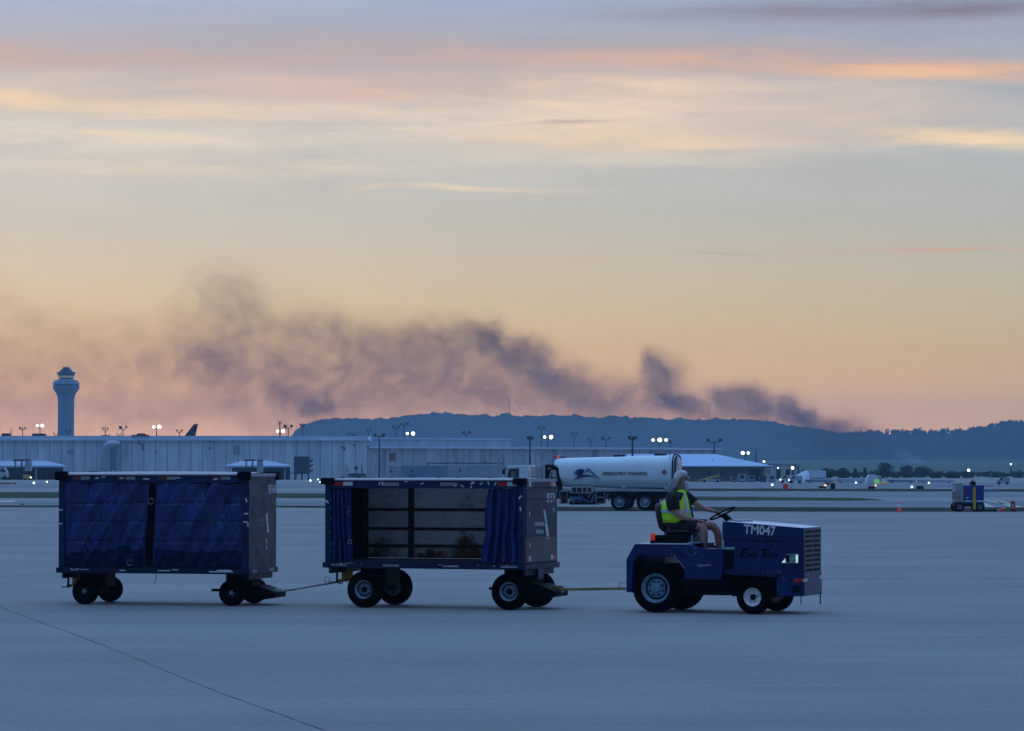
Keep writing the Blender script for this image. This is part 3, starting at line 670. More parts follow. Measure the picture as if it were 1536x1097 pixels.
    if closed:
        spots = [(L*.205, .5), (L*.24, 0), (L*.335, .2), (L*.46, 0), (L*.635, -.1), (L*.475, .4), (L*.83, .2)]
        for x, a in spots: scrap(s_, x, -.004, zt-.055+r.uniform(-.02, .02), .07*r.uniform(.6, 1.2), .022, a*.5)
        for x, z, a in ((.03, zt-.56, 0), (.03, zt-.78, 0), (L-.03, zt-.61, .05), (L-.045, zt-.74, 0), (L-.03, zt-.40, 1.8), (L+.0, zt-.78, 1.6)): scrap(s_, x, -.004, z, .07, .024, a)
        for k in range(16): scrap(s_, L*r.choice([.08, .1, .14, .15]) + r.uniform(-.04, .04), -.034, zb+.055+r.uniform(-.01, .012), .03, .01, r.uniform(-1, 1))
        for x0, x1 in ((.33, .36), (.53, .60), (.61, .64), (.80, .93), (.84, .92)): scrap(s_, L*(x0+x1)/2, -.034, zb+.05+r.uniform(-.012, .012), L*(x1-x0), .018, 0)
    else:
        for x, dz, a in ((.28*L, .0, 1.2), (.295*L, .0, 1.5), (.415*L, .03, 0), (.495*L, 0, .4), (.745*L, .0, .3), (.75*L, .02, 0), (.79*L, 0, .6), (.825*L, .01, 1.9), (.86*L, .0, .9), (.66*L, -.035, 1.5), (.70*L, -.045, 1.5), (.74*L, -.05, 1.4), (.69*L, -.03, 1.4)):
            scrap(s_, x, -.004, zt-.055+dz, .055 if dz >= 0 else .03, .02, a)
        for x, z, a in ((.04, zt-.34, -.7), (L-.06, zt-.26, .7), (L-.055, zt-.44, -1.4)): scrap(s_, x, -.004, z, .065, .028, a)
        for k in range(9): scrap(s_, .1, -.004, zt-.3-.16*k+r.uniform(-.05, .05), .014, .014, 0)
        for k in range(14): scrap(s_, r.uniform(.2, L-.2), -.034, zb+.07+r.uniform(-.02, .01), r.uniform(.01, .05), .008, 0)
    split_build(s_, 'torn_sticker', stkM, t)
    # end-face marks
    e = MB()
    if closed:
        e.box(L+.012, L+.015, W*.63, W*.635, 1, 1.001)
        e.v = []; e.f = []; e.sm = []
        e.prism([(W*.60, zt-.62), (W*.66, zt-.62), (W*.72, zt-.92), (W*.665, zt-.92)], L+.0125, L+.0145, plane='YZ')
        e.build('emblem', silvM, t)
        write('American', .072, silvfM, t, face_pos_x(L+.013, W*.33, zt-.74), weight=.0); write('Airlines', .072, silvfM, t, face_pos_x(L+.013, W*.38, zt-.81), weight=.0)
        write(ident, .20, whiteM, t, face_pos_x(L+.0135, W*.70, zt-.30), sx=.62, weight=.002, name='fleet_number')
        for y in (.12, W-.4): b_ = MB(); b_.box(L+.03, L+.033, y, y+.22, zb+.02, zb+.07); b_.build('reflector', silvfM, t)
        sc1 = MB(); sc1.prism([(W*.60, zt-1.03), (W*.66, zt-1.02), (W*.64, zt-1.13), (W*.67, zt-1.2), (W*.62, zt-1.18), (W*.63, zt-1.08)], L+.0125, L+.0135, plane='YZ'); sc1.build('scrape', stkM, t)
    else:
        e.prism([(W*.555, zt-.46), (W*.60, zt-.46), (W*.66, zt-.64), (W*.615, zt-.66)], L+.0105, L+.0135, plane='YZ')
        e.prism([(W*.60, zt-.67), (W*.665, zt-.655), (W*.74, zt-.90), (W*.665, zt-.91)], L+.0105, L+.0135, plane='YZ')
        e.build('emblem', silvM, t)
        write('American', .105, silvM, t, face_pos_x(L+.011, W*.30, zt-.70), weight=.001); write('Airlines', .105, silvM, t, face_pos_x(L+.011, W*.34, zt-.82), weight=.001)
        write(ident, .20, whiteM, t, face_pos_x(L+.011, W*.655, zt-.345), sx=.62, weight=.002, name='fleet_number')
        for y0, m1 in ((.09, redfM), (.18, silvM), (W-.33, orangeM), (W-.22, silvM)): b_ = MB(); b_.box(L+.012, L+.0145, y0, y0+.10, zt-.10, zt-.03); b_.build('reflector', m1, t)
        for y0, m1 in ((.07, redM), (.17, silvM), (W-.32, silvM), (W-.20, redM)): b_ = MB(); b_.box(L+.010, L+.0135, y0, y0+.11, zb+.13, zb+.20); b_.build('reflector', m1, t)
        b_ = MB()
        for y, z in ((.20, zt-.55), (.22, zt-1.03), (W-.2, zt-.5)): b_.box(L+.0105, L+.0125, y, y+.03, z, z+.07)
        split_build(b_, 'torn_sticker', stkM, t)
    # running gear
    y1 = wy; y2 = W-wy
    for i, x in enumerate(wx):
        st = R(4) if i == 1 else 0
        for y, s__ in ((y1, -1), (y2, 1)): wheel(t, x, y, wr, .19 if not closed else .17, greyrimM if not closed else blackM, blackM if not closed else greyrimM, s__, .52, st, 5)
        b = MB()
        b.box(x-.06, x+.06, y1+.1, y2-.1, wr-.05, wr+.05); b.box(x-.22, x+.22, .46, W-.46, wr+.06, zb-.002, b=.01)
        if i == 1:
            b.prism([(x-.2, wr+.10), (x+.35, wr+.1), (x+.62, wr-.0), (x+.62, wr-.08), (x+.3, wr-.13), (x-.2, wr-.1)], W*.30, W*.70, b=.01)
            b.box(x-.34, x-.2, y1-.02, y1+.04, wr+.02, wr+.06)
        b.build('axle_frame' if i == 0 else 'turntable', blackM, t)
    if not closed:
        b = MB(); b.box(L-.02, L+.03, .54, .78, zb-.16, zb+.0, b=.008); b.build('bumper_stop', navyM, t)
    b = MB(); b.box(-.02, .14, W*.46, W*.52, zb-.22, zb-.002); b.box(-.10, .05, W*.44, W*.54, zb-.24, zb-.20); b.build('rear_hitch', yellowM, t)
    b = MB(); b.tube([(-.03, W*.36, zb-.02), (-.03, W*.36, zb-.24)], .018, 8); b.box(-.14, .0, W*.33, W*.40, zb-.25, zb-.235); b.build('hitch_pin', blackM, t)
    return t

def place(rot, loc, p):
    c, s = math.cos(-rot), math.sin(-rot); return Vector((loc[0]+c*p[0]-s*p[1], loc[1]+s*p[0]+c*p[1], p[2]))
def local(rot, loc, p):
    dx, dy = p[0]-loc[0], p[1]-loc[1]; c, s = math.cos(rot), math.sin(rot); return Vector((c*dx-s*dy, s*dx+c*dy, p[2]))
A1, C1, L1, W1 = R(14.5), (-7.186, 50.25, 0), 3.17, 1.34
A2, C2, L2, W2 = R(21.0), (-2.90, 49.175, 0), 3.30, 1.46
A3, C3 = R(21.0), (2.38, 47.95, 0)
cart1 = cart('baggage_cart', 'baggage cart with both blue tarpaulin curtains closed, last in the train', C1, A1, L1, W1, .50, 2.055, (.40, 2.86), .205, .15, .045, True, 'BF1641')
cart2 = cart('baggage_cart', 'open baggage cart with curtains pulled aside showing a rusty empty inside, behind the tractor', C2, A2, L2, W2, .615, 1.975, (.62, 3.02), .282, .15, .025, False, 'BF1574')
def drawbar(parent, rot, loc, a, bw, m, loop):
    bl = local(rot, loc, bw); a = Vector(a); d = (bl-a); n_ = Vector((-d.y, d.x, 0)).normalized()
    b = MB().tube([a-n_*.09, bl-d*.12-n_*.015, bl-n_*.012], .016, 8).tube([a+n_*.09, bl-d*.12+n_*.015, bl+n_*.012], .016, 8)
    b.box(-.05, .05, -.11, .11, -.05, .05, Matrix.Translation(a))
    ring(b, bl, .035, .012)
    if loop:
        q = a+d*.78; b.tube([q+Vector((0, 0, 0)), q+Vector((-.02, 0, .09)), q+Vector((.03, 0, .13)), q+Vector((.07, 0, .08)), q+Vector((.03, 0, .03))], .006, 6)
    b.build('tow_bar', m, parent)
drawbar(cart1, A1, C1, (3.38, .71, .195), place(A2, C2, (-.06, W2*.49, .375)), steelM, True)
tb_end = place(A3, C3, (-.52, -.05, .335))
towM = mat('worn_yellow_tow_bar', (.30, .24, .08), .5, .2, var=.5, vs=3, dirt=(.16, .15, .13), ds=6)
bl = local(A2, C2, tb_end); a0 = Vector((3.60, .76, .30)); d0 = bl-a0
b = MB().tube([a0, bl], .022, 10); b.box(-.09, .05, -.07, .07, -.05, .06, Matrix.Translation(a0), b=.01); ring(b, bl, .04, .014)
q = a0+d0*.86
b.tube([q+Vector((-.09, 0, 0)), q+Vector((-.09, 0, .085)), q+Vector((.09, 0, .085)), q+Vector((.09, 0, 0))], .007, 6)
b.build('tow_bar', towM, cart2)

# ---------------- tow tractor ----------------
trM = mat('tractor_navy_paint', (.0015, .020, .115), .28, var=.4, vs=2.5, dirt=(.005, .020, .05), ds=5, dt=(.55, .72), spec=.35)
scrM = mat('scraped_paint', (.28, .38, .50), .5, var=.4, vs=14)
tr = thing('tow_tractor', 'dark blue airport tow tractor pulling the two baggage carts', 'tow tractor', C3, -A3)
def hoodz(x): return 1.365-(x-1.04)*.072
pr = [(-.45, .30), (-.45, .79), (-.32, 1.02), (.55, 1.02), (.64, .965), (1.06, .965), (1.06, .68), (1.02, .50), (.47, .50), (.47, .645), (.30, .83), (-.255, .857), (-.34, .75), (-.37, .30)]
b = MB().prism(pr, -.70, -.36, b=.010).prism(pr, .36, .70, b=.010)
b.prism([(-.43, .32), (-.43, .79), (-.31, .985), (.05, .985), (.05, .32)], -.36, .36)
b.box(.47, 1.05, -.735, -.70, .52, .66, b=.012); b.box(.47, 1.05, .70, .735, .52, .66, b=.012)
b.box(-.475, -.45, -.62, .62, .33, .78, b=.006)
b.build('body', trM, tr)
topM = mat('painted_sky_sheen', (.60, .62, .72), .36, var=.25, vs=4, spec=.4)  # pale colour paints the sky's sheen onto the navy hood and deck tops
MB().box(-.315, .52, -.695, .695, 1.021, 1.030).build('deck_sheen', topM, tr)
b = MB(); b.add([(1.06, -.60, hoodz(1.06)+.003), (1.97, -.60, hoodz(1.97)+.003), (2.33, -.475, hoodz(2.33)+.003), (2.33, .475, hoodz(2.33)+.003), (1.97, .60, hoodz(1.97)+.003), (1.06, .60, hoodz(1.06)+.003)], [(0, 1, 2, 3, 4, 5)]); hoodtop = b
b = MB(); b.box(.38, 1.12, -.62, .62, .27, .52, b=.02); b.box(1.1, 1.86, -.42, .42, .25, .60, b=.02); b.box(.05, .5, -.36, .36, .3, .72); b.build('chassis', blackM, tr)
b = MB(); b.box(.52, 1.05, -.69, .69, .66, .70); b.build('footwell_floor', blackM, tr)
# hood with its chamfered nose
def hull(zlo, zhi, pl, m_, nm, top=False, bv=.008):
    bm = bmesh.new(); A = [bm.verts.new((x, y, zlo)) for x, y in pl]; B = [bm.verts.new((x, y, hoodz(x) if top else zhi)) for x, y in pl]
    n_ = len(pl); bm.faces.new(A[::-1]); bm.faces.new(B)
    for i in range(n_): bm.faces.new((A[i], A[(i+1) % n_], B[(i+1) % n_], B[i]))
    bmesh.ops.recalc_face_normals(bm, faces=bm.faces); bmesh.ops.bevel(bm, geom=bm.edges[:], offset=bv, segments=2, affect='EDGES', clamp_overlap=True)
    return MB().frombm(bm).build(nm, m_, tr)
pl = [(1.04, -.60), (2.02, -.60), (2.34, -.47), (2.34, .47), (2.02, .60), (1.04, .60)]
hull(1.085, 0, [(1.03, -.612), (1.98, -.612), (2.34, -.485), (2.34, .485), (1.98, .612), (1.03, .612)], trM, 'hood', True)
hoodtop.build('hood_top_sheen', topM, tr)
hull(.585, 1.083, pl, trM, 'nose_cowl')
hull(.27, .60, [(1.86, -.58), (2.10, -.58), (2.35, -.485), (2.35, .485), (2.10, .58), (1.86, .58)], trM, 'front_bumper')
b = MB(); b.prism([(1.04, .62), (1.04, .585), (1.9, .55), (1.9, .60)], -.63, -.60); b.prism([(1.04, .62), (1.04, .585), (1.9, .55), (1.9, .60)], .60, .63); b.build('side_trim', navyM, tr)
# radiator grille: two columns of black slots, lips coloured as thin highlights
g = MB(); lp = MB()
for k in range(9):
    z = 1.215-.071*k
    for y0, y1 in ((-.40, -.03), (.03, .40)):
        g.box(2.340, 2.3435, y0, y1, z-.022, z+.020); lp.box(2.3435, 2.352, y0, y1, z-.022, z-.017)
gr = g.build('grille', blackM, tr); lp.build('grille_lip_highlight', mat('painted_lip_highlight', (.07, .035, .03), .6), gr)
# headlights sit in the chamfer
chx = Vector((.32, .13, 0)).normalized()
def on_chamfer(s_, z): p = Vector((2.02, -.60, 0))+Vector((.32, .13, 0))*s_; return Vector((p.x, p.y, z))
glassM = mat('headlight_glass', (.16, .30, .30), .08, var=.4, vs=20, spec=.6)
litM = mat('headlight_lamp', (.7, .9, .85), .2, emit=(.70, 1.0, .90), es=.55)
for sgn in (-1, 1):
    M = Matrix.Translation((2.02, .60*sgn, 0)) @ Matrix.Rotation(math.atan2(-.13*sgn, .32), 4, 'Z')
    o = sgn
    b = MB().box(.03, .25, min(-.02*-o, .012*o) if 0 else (-.02 if sgn < 0 else -.03), (.03 if sgn < 0 else .02), .755, .895, M, b=.006); hl = b.build('headlight', glassM, tr)
    b = MB(); yy = -.024*(-sgn) if sgn > 0 else -.024
    b.box(.20, .235, yy-.004, yy+.004, .765, .88, M); b.prism([(-.05, .765), (.02, .765), (.015, .83)], -.012, -.004, M) if sgn < 0 else None
    b.build('lamp', litM, hl)
    b = MB().box(.03, .085, (yy-.003 if sgn < 0 else yy-.002), (yy+.003), .775, .875, M, b=.005); b.build('bezel', blackM, hl)
b = MB().box(2.352, 2.356, -.485, -.34, .485, .53); b.build('reflector', silvM, tr)
b = MB().box(2.352, 2.356, .34, .48, .50, .55); b.build('reflector', silvM, tr)
M = Matrix.Translation((2.10, -.58, 0)) @ Matrix.Rotation(math.atan2(.095, .25), 4, 'Z')
b = MB().box(.08, .24, -.006, .001, .475, .53, M); b.build('reflector', redM, tr)
b = MB().box(.245, .268, -.008, .001, .475, .53, M); b.build('reflector', silvM, tr)
b = MB().box(.06, .20, -.010, .004, .335, .42, M); b.build('tow_eye_recess', blackM, tr)
b = MB().tube([(2.28, -.47, .28), (2.285, -.48, .2), (2.28, -.47, .15)], .009, 6).tube([(2.345, .40, .3), (2.345, .40, .12)], .012, 6); b.build('hanging_chain', blackM, tr)
b = MB().box(1.05, 1.21, -.609, -.600, .955, .985); b.build('pale_label', mat('pale_green_label', (.25, .50, .45), .5), tr)
b = MB().box(1.045, 1.20, -.606, -.600, .66, .93); b.build('side_vent', blackM, tr)
b = MB()                                                   # white edge trim of the cowl by the footwell
b.box(1.018, 1.032, -.615, -.60, .96, 1.33); b.prism([(.985, 1.19), (1.0, 1.19), (1.03, .97), (.99, .97)], -.35, -.33); b.build('edge_trim', mat('worn_white_trim', (.40, .42, .44), .5, var=.4, vs=15), tr)
# paint chips and scrapes
b = MB(); r = random.Random(21)
for k in range(70):
    x = r.gauss(.48, .16) if k < 55 else r.uniform(-.35, 1.0); z = r.uniform(.68, .99)
    if x < .30 and z < .87: continue
    scrap(b, min(max(x, -.3), 1.0), -.701, min(z, .95 if x > .6 else 1.0), r.uniform(.003, .012)*r.choice([1, 1, 2]), r.uniform(.003, .007), r.uniform(-1.4, 1.4))
for k in range(26): t_ = k/25; scrap(b, .30+.17*t_, -.701, .85-.185*t_+r.uniform(-.006, .012), r.uniform(.01, .03), .010, -.8)
for k in range(12): scrap(b, .72+r.uniform(-.04, .16), -.701, .705+r.uniform(-.008, .02), r.uniform(.04, .10), .015, r.uniform(-.1, .1))
for k in range(30): scrap(b, 1.88+abs(r.gauss(0, .08)), -.5805, r.uniform(.3, .57), r.uniform(.004, .02), .004, r.uniform(-1, 1))
for k in range(20): scrap(b, 1.75+r.uniform(-.1, .22), -.601, r.uniform(.60, .66), r.uniform(.006, .02), .006, r.uniform(-1, 1))
for k in range(36): scrap(b, 2.3505, r.gauss(0, .25), min(.58, .45+abs(r.gauss(0, .08))), r.uniform(.004, .04), .005, r.uniform(-.9, .9), 'X')
for k in range(5): scrap(b, r.choice([1.3, 1.6, 1.8]), -.601, r.uniform(.7, 1.05), .008, .006, 0)
b.build('paint_chip', scrM, tr)['kind'] = 'stuff'
def wr_tr(body, size, m_, x, z, ang, **kw): write(body, size, m_, tr, Matrix.Translation((x, -.6125, z)) @ Matrix.Rotation(R(90), 4, 'X') @ Matrix.Rotation(ang, 4, 'Z'), **kw)
numb = MB()
for k_, (ox, oz) in enumerate(((0, 0), (.008, 0), (.004, .006), (.004, -.005))):
    q_ = text_mb('TM047', .185, sx=.93); Mq = Matrix.Translation((1.35+ox, -.6125-.0006*k_, 1.195+oz)) @ Matrix.Rotation(R(90), 4, 'X') @ Matrix.Rotation(R(-3.6), 4, 'Z'); numb.add([Mq @ Vector(v_) for v_ in q_.v], q_.f)
numb.build('fleet_number', whiteM, tr)
letM = mat('black_lettering', (.0008, .0008, .001), .9, spec=0)
write('E', .175, letM, tr, Matrix.Translation((1.27, -.602, .845)) @ Matrix.Rotation(R(90), 4, 'X'), shear=.35, weight=.002, sx=1.25)
write('min', .115, letM, tr, Matrix.Translation((1.39, -.602, .845)) @ Matrix.Rotation(R(90), 4, 'X'), shear=.3, weight=.001, sx=1.0)
write('T', .175, letM, tr, Matrix.Translation((1.575, -.602, .835)) @ Matrix.Rotation(R(90), 4, 'X'), shear=.35, weight=.002, sx=1.2)
write('ECH', .115, letM, tr, Matrix.Translation((1.665, -.602, .835)) @ Matrix.Rotation(R(90), 4, 'X'), shear=.3, weight=.001, sx=1.0)
# beacon
bc = MB().lathe([(.038, 0), (.038, .045), (.03, .05)], 16, 'Z', c=(-.10, -.50, 1.03)); be = bc.build('beacon', blackM, tr)
MB().lathe([(.034, .0), (.036, .02), (.036, .085), (.028, .11), (.001, .115)], 16, 'Z', c=(-.10, -.50, 1.075)).build('lens', mat('orange_beacon_lens', (.80, .06, .01), .25, emit=(1.0, .07, .01), es=.16), be)
# seat base and seat
sx0 = -.14
b = MB().prism([(-.20, 1.03), (-.12, 1.15), (.40, 1.15), (.46, 1.03)], -.36, .30, b=.012).box(.44, .62, -.40, .28, .97, 1.035); b.build('seat_base', blackM, tr)
seatM = mat('seat_vinyl', (.010, .012, .015), .45, var=.3, vs=6)
def seatfn(): 
    s_ = MB(); secs = []
    for z, x, hw, dp in ((1.20, -.02, .20, .05), (1.26, -.055, .24, .07), (1.40, -.085, .25, .075), (1.52, -.115, .235, .065), (1.59, -.135, .19, .05), (1.625, -.145, .12, .03)):
        secs.append(((x, -.03, z), (0, hw, 0), (dp, 0, .0)))
    s_.loft(secs, 18); return s_
st = seatfn().build('seat_back', seatM, tr)
b = MB().loft([((.0, -.03, 1.19), (0, .23, 0), (0, 0, .045)), ((.12, -.03, 1.20), (0, .25, 0), (0, 0, .065)), ((.34, -.03, 1.205), (0, .25, 0), (0, 0, .065)), ((.44, -.03, 1.19), (0, .22, 0), (0, 0, .04))], 18); b.build('seat_cushion', seatM, tr)
b = MB().tube([(.47, -.42, .98), (.47, -.42, 1.04)], .012, 6).box(.45, .62, -.5, -.3, 1.035, 1.05).tube([(.52, -.45, .98), (.50, -.45, 1.12), (.515, -.45, 1.16)], .012, 6); b.build('lever', greyrimM, tr)
# steering wheel
SWc = Vector((.845, -.02, 1.475)); tilt = R(27)
Ms = Matrix.Translation(SWc) @ Matrix.Rotation(-tilt, 4, 'Y')
b = MB(); n_ = 40
b.tube([Ms @ Vector((.205*math.cos(2*math.pi*k/n_), .205*math.sin(2*math.pi*k/n_), 0)) for k in range(n_+1)], .014, 8, caps=False)
for a in (0.3, 2.4, 4.5): b.tube([Ms @ Vector((.02*math.cos(a), .02*math.sin(a), -.03)), Ms @ Vector((.2*math.cos(a), .2*math.sin(a), 0))], .010, 6)
b.lathe([(.045, 0), (.05, .02), (.02, .035), (.001, .036)], 16, 'Z', M=Ms @ Matrix.Translation((0, 0, -.04)))
b.build('steering_wheel', blackM, tr)
b = MB().tube([Ms @ Vector((0, 0, -.02)), Vector((1.00, -.02, 1.33)), Vector((1.08, -.02, 1.25))], [.045, .05, .055], 12); b.build('steering_column', blackM, tr)
b = MB().box(1.02, 1.22, -.30, .35, 1.345, 1.385, b=.015); b.build('dashboard', mat('pale_dash', (.35, .36, .38), .5), tr)
wheel(tr, 0, -.575, .365, .23, mat('blue_grey_rim', (.20, .36, .50), .45, var=.25, vs=8, dirt=(.04, .05, .06), ds=9), mat('blue_grey_hub', (.12, .24, .36), .5), -1, .60, 0, 8)
wheel(tr, 0, .575, .365, .23, blackM, blackM, 1, .60, 0, 8)
wheel(tr, 1.51, -.60, .255, .17, whiterimM, blackM, -1, .54, R(-3), 5)
wheel(tr, 1.51, .60, .255, .17, whiterimM, blackM, 1, .54, R(-3), 5)
b = MB().tube([(0, -.5, .365), (0, .5, .365)], .07, 10).tube([(1.51, -.55, .255), (1.51, .55, .255)], .045, 10); b.build('axle', blackM, tr)
b = MB().box(-.56, -.44, -.10, .04, .27, .31).box(-.56, -.44, -.10, .04, .37, .40).box(-.47, -.44, -.12, .06, .25, .42).tube([(-.52, -.05, .24), (-.52, -.05, .44)], .014, 8); b.build('tow_hitch', blackM, tr)

# ---------------- driver ----------------
skinM = mat('skin', (.42, .22, .17), .55, var=.12, vs=12)
hairM = mat('grey_hair', (.52, .54, .57), .7, var=.35, vs=14, stretch=(1, 1, .35))
shirtM = mat('black_cotton', (.006, .007, .010), .9, var=.3, vs=6)
shortM = mat('charcoal_shorts', (.010, .013, .020), .9, var=.3, vs=8)
vestM = mat('lime_safety_vest', (.55, 1.0, .03), .7, var=.10, vs=5, bump=.25, bs=14, emit=(.33, .95, .02), es=0.0)
tapeM = mat('reflective_band', (.50, .52, .54), .4, var=.15, vs=10)
shoeM = mat('dark_shoes', (.015, .014, .013), .6)
man = thing('person', 'grey haired bearded driver in a lime safety vest and shorts seated on the tow tractor', 'person', C3, -A3)
def skin_mb(verts, edges, sub=2, root=0):
    # verts: (x, y, z, radius[, radius2])
    me = bpy.data.meshes.new('body'); me.from_pydata([v[:3] for v in verts], edges, []); o = bpy.data.objects.new('body', me); COL.objects.link(o)
    md = o.modifiers.new('s', 'SKIN'); md.use_smooth_shade = True; md.branch_smoothing = .4
    for i, v in enumerate(verts):
        s_ = me.skin_vertices[0].data[i]; s_.radius = (v[3], v[4] if len(v) > 4 else v[3]); s_.use_root = (i == root)
    if sub: q_ = o.modifiers.new('u', 'SUBSURF'); q_.levels = sub; q_.render_levels = sub
    bpy.context.view_layer.update(); m2 = bpy.data.meshes.new_from_object(o.evaluated_get(bpy.context.evaluated_depsgraph_get()))
    mb = MB().frommesh(m2, smooth=True); bpy.data.objects.remove(o); return mb
# joints in the tractor's axes (x forward, y away from the viewer, z up)
V = [(.10, -.03, 1.31, .12), (.10, -.03, 1.47, .12), (.115, -.03, 1.63, .105), (.15, -.03, 1.745, .07), (.185, -.03, 1.825, .062), (.205, -.03, 1.885, .062),      # 0-5 spine, neck
     (.225, -.03, 1.935, .078), (.225, -.03, 2.00, .088), (.215, -.03, 2.065, .068),                                                                                    # 6-8 head
     (.125, -.20, 1.725, .038), (.145, -.285, 1.60, .056), (.20, -.305, 1.475, .054), (.32, -.265, 1.405, .043), (.455, -.215, 1.375, .029), (.50, -.205, 1.365, .026),    # 9-14 near arm, hand on thigh
     (.16, .145, 1.725, .038), (.27, .215, 1.655, .054), (.40, .225, 1.565, .050), (.54, .18, 1.53, .035), (.67, .135, 1.505, .028), (.705, .125, 1.50, .026),             # 15-20 far arm to the wheel
     (.16, -.14, 1.295, .095), (.38, -.17, 1.30, .085), (.60, -.20, 1.285, .075), (.615, -.20, 1.16, .066), (.60, -.20, 1.00, .066), (.60, -.20, .83, .040), (.60, -.20, .745, .036),   # 21-27 near leg
     (.16, .09, 1.295, .095), (.40, .11, 1.30, .083), (.68, .13, 1.285, .073), (.73, .13, 1.16, .064), (.75, .13, 1.00, .064), (.76, .13, .84, .040), (.76, .13, .745, .036)]      # 28-34 far leg
E = [(0, 1), (1, 2), (2, 3), (3, 4), (4, 5), (5, 6), (6, 7), (7, 8), (3, 9), (9, 10), (10, 11), (11, 12), (12, 13), (13, 14), (3, 15), (15, 16), (16, 17), (17, 18), (18, 19), (19, 20),
     (0, 21), (21, 22), (22, 23), (23, 24), (24, 25), (25, 26), (26, 27), (0, 28), (28, 29), (29, 30), (30, 31), (31, 32), (32, 33), (33, 34)]
body = skin_mb(V, E)
def finger(pts, r0): return skin_mb([(*p, r0*(1-.12*i)) for i, p in enumerate(pts)], [(i, i+1) for i in range(len(pts)-1)], 1)
def palm(c0, c1, up, wide, th):
    c0, c1, up = Vector(c0), Vector(c1), Vector(up).normalized(); ax = (c1-c0).normalized(); sd = ax.cross(up).normalized()
    return MB().loft([(c0, sd*wide*.62, up*th), (c0.lerp(c1, .35), sd*wide*.9, up*th*1.1), (c0.lerp(c1, .8), sd*wide, up*th), (c1, sd*wide*.9, up*th*.7)], 12)
def join(a, b_): a.add(b_.v, b_.f, True); return a
# near hand rests on the thigh: fingers draped over it towards the knee
join(body, palm((.485, -.21, 1.372), (.575, -.205, 1.368), (0, 0, 1), .040, .015))
for k, (dy, ln) in enumerate(((-.034, .060), (-.012, .074), (.011, .078), (.033, .070))):
    join(body, finger([(.560, -.205+dy, 1.368), (.560+ln*.45, -.206+dy*1.1, 1.366), (.560+ln*.8, -.207+dy*1.15, 1.352), (.560+ln*1.0, -.207+dy*1.15, 1.335)], .0095))
join(body, finger([(.505, -.17, 1.368), (.535, -.145, 1.366), (.565, -.135, 1.358)], .011))
# far hand closes over the rim of the steering wheel
rim = Ms @ Vector((-.10, .179, 0)); rimt = (Ms.to_3x3() @ Vector((.87, .49, 0))).normalized(); nrm = (Ms.to_3x3() @ Vector((0, 0, 1))).normalized(); outw = (Ms.to_3x3() @ Vector((-.49, .87, 0))).normalized()
join(body, palm(Vector((.695, .128, 1.502)), rim+nrm*.022, nrm, .040, .016))
for k in range(4):
    o_ = rim+rimt*(.034-.022*k)+nrm*.020; ln = (.9, 1.0, .98, .82)[k]
    join(body, finger([o_+(-outw*-.0), o_+(Vector((.030, -.012, -.002))*ln), o_+(Vector((.042, -.020, -.022))*ln), o_+(Vector((.030, -.012, -.040))*ln)], .009))
o_ = rim-rimt*.03; join(body, finger([o_+nrm*.012, o_+Vector((.012, -.03, -.005)), o_+Vector((.03, -.035, -.018))], .011))
# face: nose, brow, ears, lips, eyes beneath the glasses
hc = Vector((.225, -.03, 2.0))
body.loft([((.300, -.03, 2.025), (0, .012, 0), (.004, 0, .008)), ((.318, -.03, 1.998), (0, .016, 0), (.008, 0, .010)), ((.318, -.03, 1.975), (0, .018, 0), (.012, 0, .008)), ((.303, -.03, 1.965), (0, .012, 0), (.006, 0, .005))], 10)
for s_ in (-1, 1):
    body.loft([((.215, -.03+.086*s_, 2.02), (.014, 0, 0), (0, .006, .004)), ((.210, -.03+.097*s_, 2.0), (.020, 0, 0), (0, .008, .012)), ((.218, -.03+.090*s_, 1.965), (.010, 0, 0), (0, .006, .008))], 10)
    body.loft([((.288, -.03+.032*s_, 2.036), (0, .022, 0), (.006, 0, .006)), ((.294, -.03+.032*s_, 2.028), (0, .024, 0), (.008, 0, .005))], 8)
body.loft([((.300, -.03, 1.946), (0, .022, 0), (.004, 0, .004)), ((.302, -.03, 1.936), (0, .024, 0), (.006, 0, .006)), ((.296, -.03, 1.926), (0, .018, 0), (.004, 0, .004))], 8)
bo = body.build('body', skinM, man)
# hair: long, swept back and falling to the shoulders, blowing behind the head
def hair():
    h = MB(); secs = []
    for c, a, b_ in (((.205, -.03, 2.122), (.040, 0, .0), (0, .045, 0)), ((.203, -.03, 2.105), (.078, 0, -.004), (0, .080, 0)), ((.198, -.03, 2.065), (.098, 0, .008), (0, .102, 0)), ((.175, -.03, 2.01), (.100, 0, .035), (0, .110, 0)),
                     ((.150, -.03, 1.955), (.088, 0, .035), (0, .108, 0)), ((.118, -.03, 1.905), (.074, 0, .02), (0, .105, 0)), ((.090, -.035, 1.860), (.062, 0, .01), (0, .098, 0)), ((.062, -.04, 1.825), (.055, 0, .01), (0, .085, 0)), ((.035, -.04, 1.808), (.03, 0, .004), (0, .06, 0))):
        secs.append((c, a, b_))
    h.loft(secs, 40)
    h.v = [tuple(Vector(v)+(Vector(v)-Vector((.15, -.03, 1.95))).normalized()*(.007*noise.noise((v[0]*14+v[2]*22, v[1]*60, v[2]*9))+.006*noise.noise((v[0]*60, v[1]*70, v[2]*30)))) for v in h.v]
    r = random.Random(4)
    for k in range(90):                                   # loose locks
        s0 = r.uniform(-1, 1); p = Vector((.13+r.uniform(-.04, .07), -.03+.10*s0, 2.0+r.uniform(-.06, .04)))
        q = Vector((.05+r.uniform(-.05, .05), -.035+.10*s0*r.uniform(.8, 1.1), 1.81+r.uniform(-.02, .04))); m_ = p.lerp(q, .5)+Vector((-.015, .01*s0, .015))
        h.tube([p, m_, q, q+Vector((-.02, 0, -.004))], [.006, .006, .004, .001], 5)
    return h
hair().build('hair', hairM, bo)
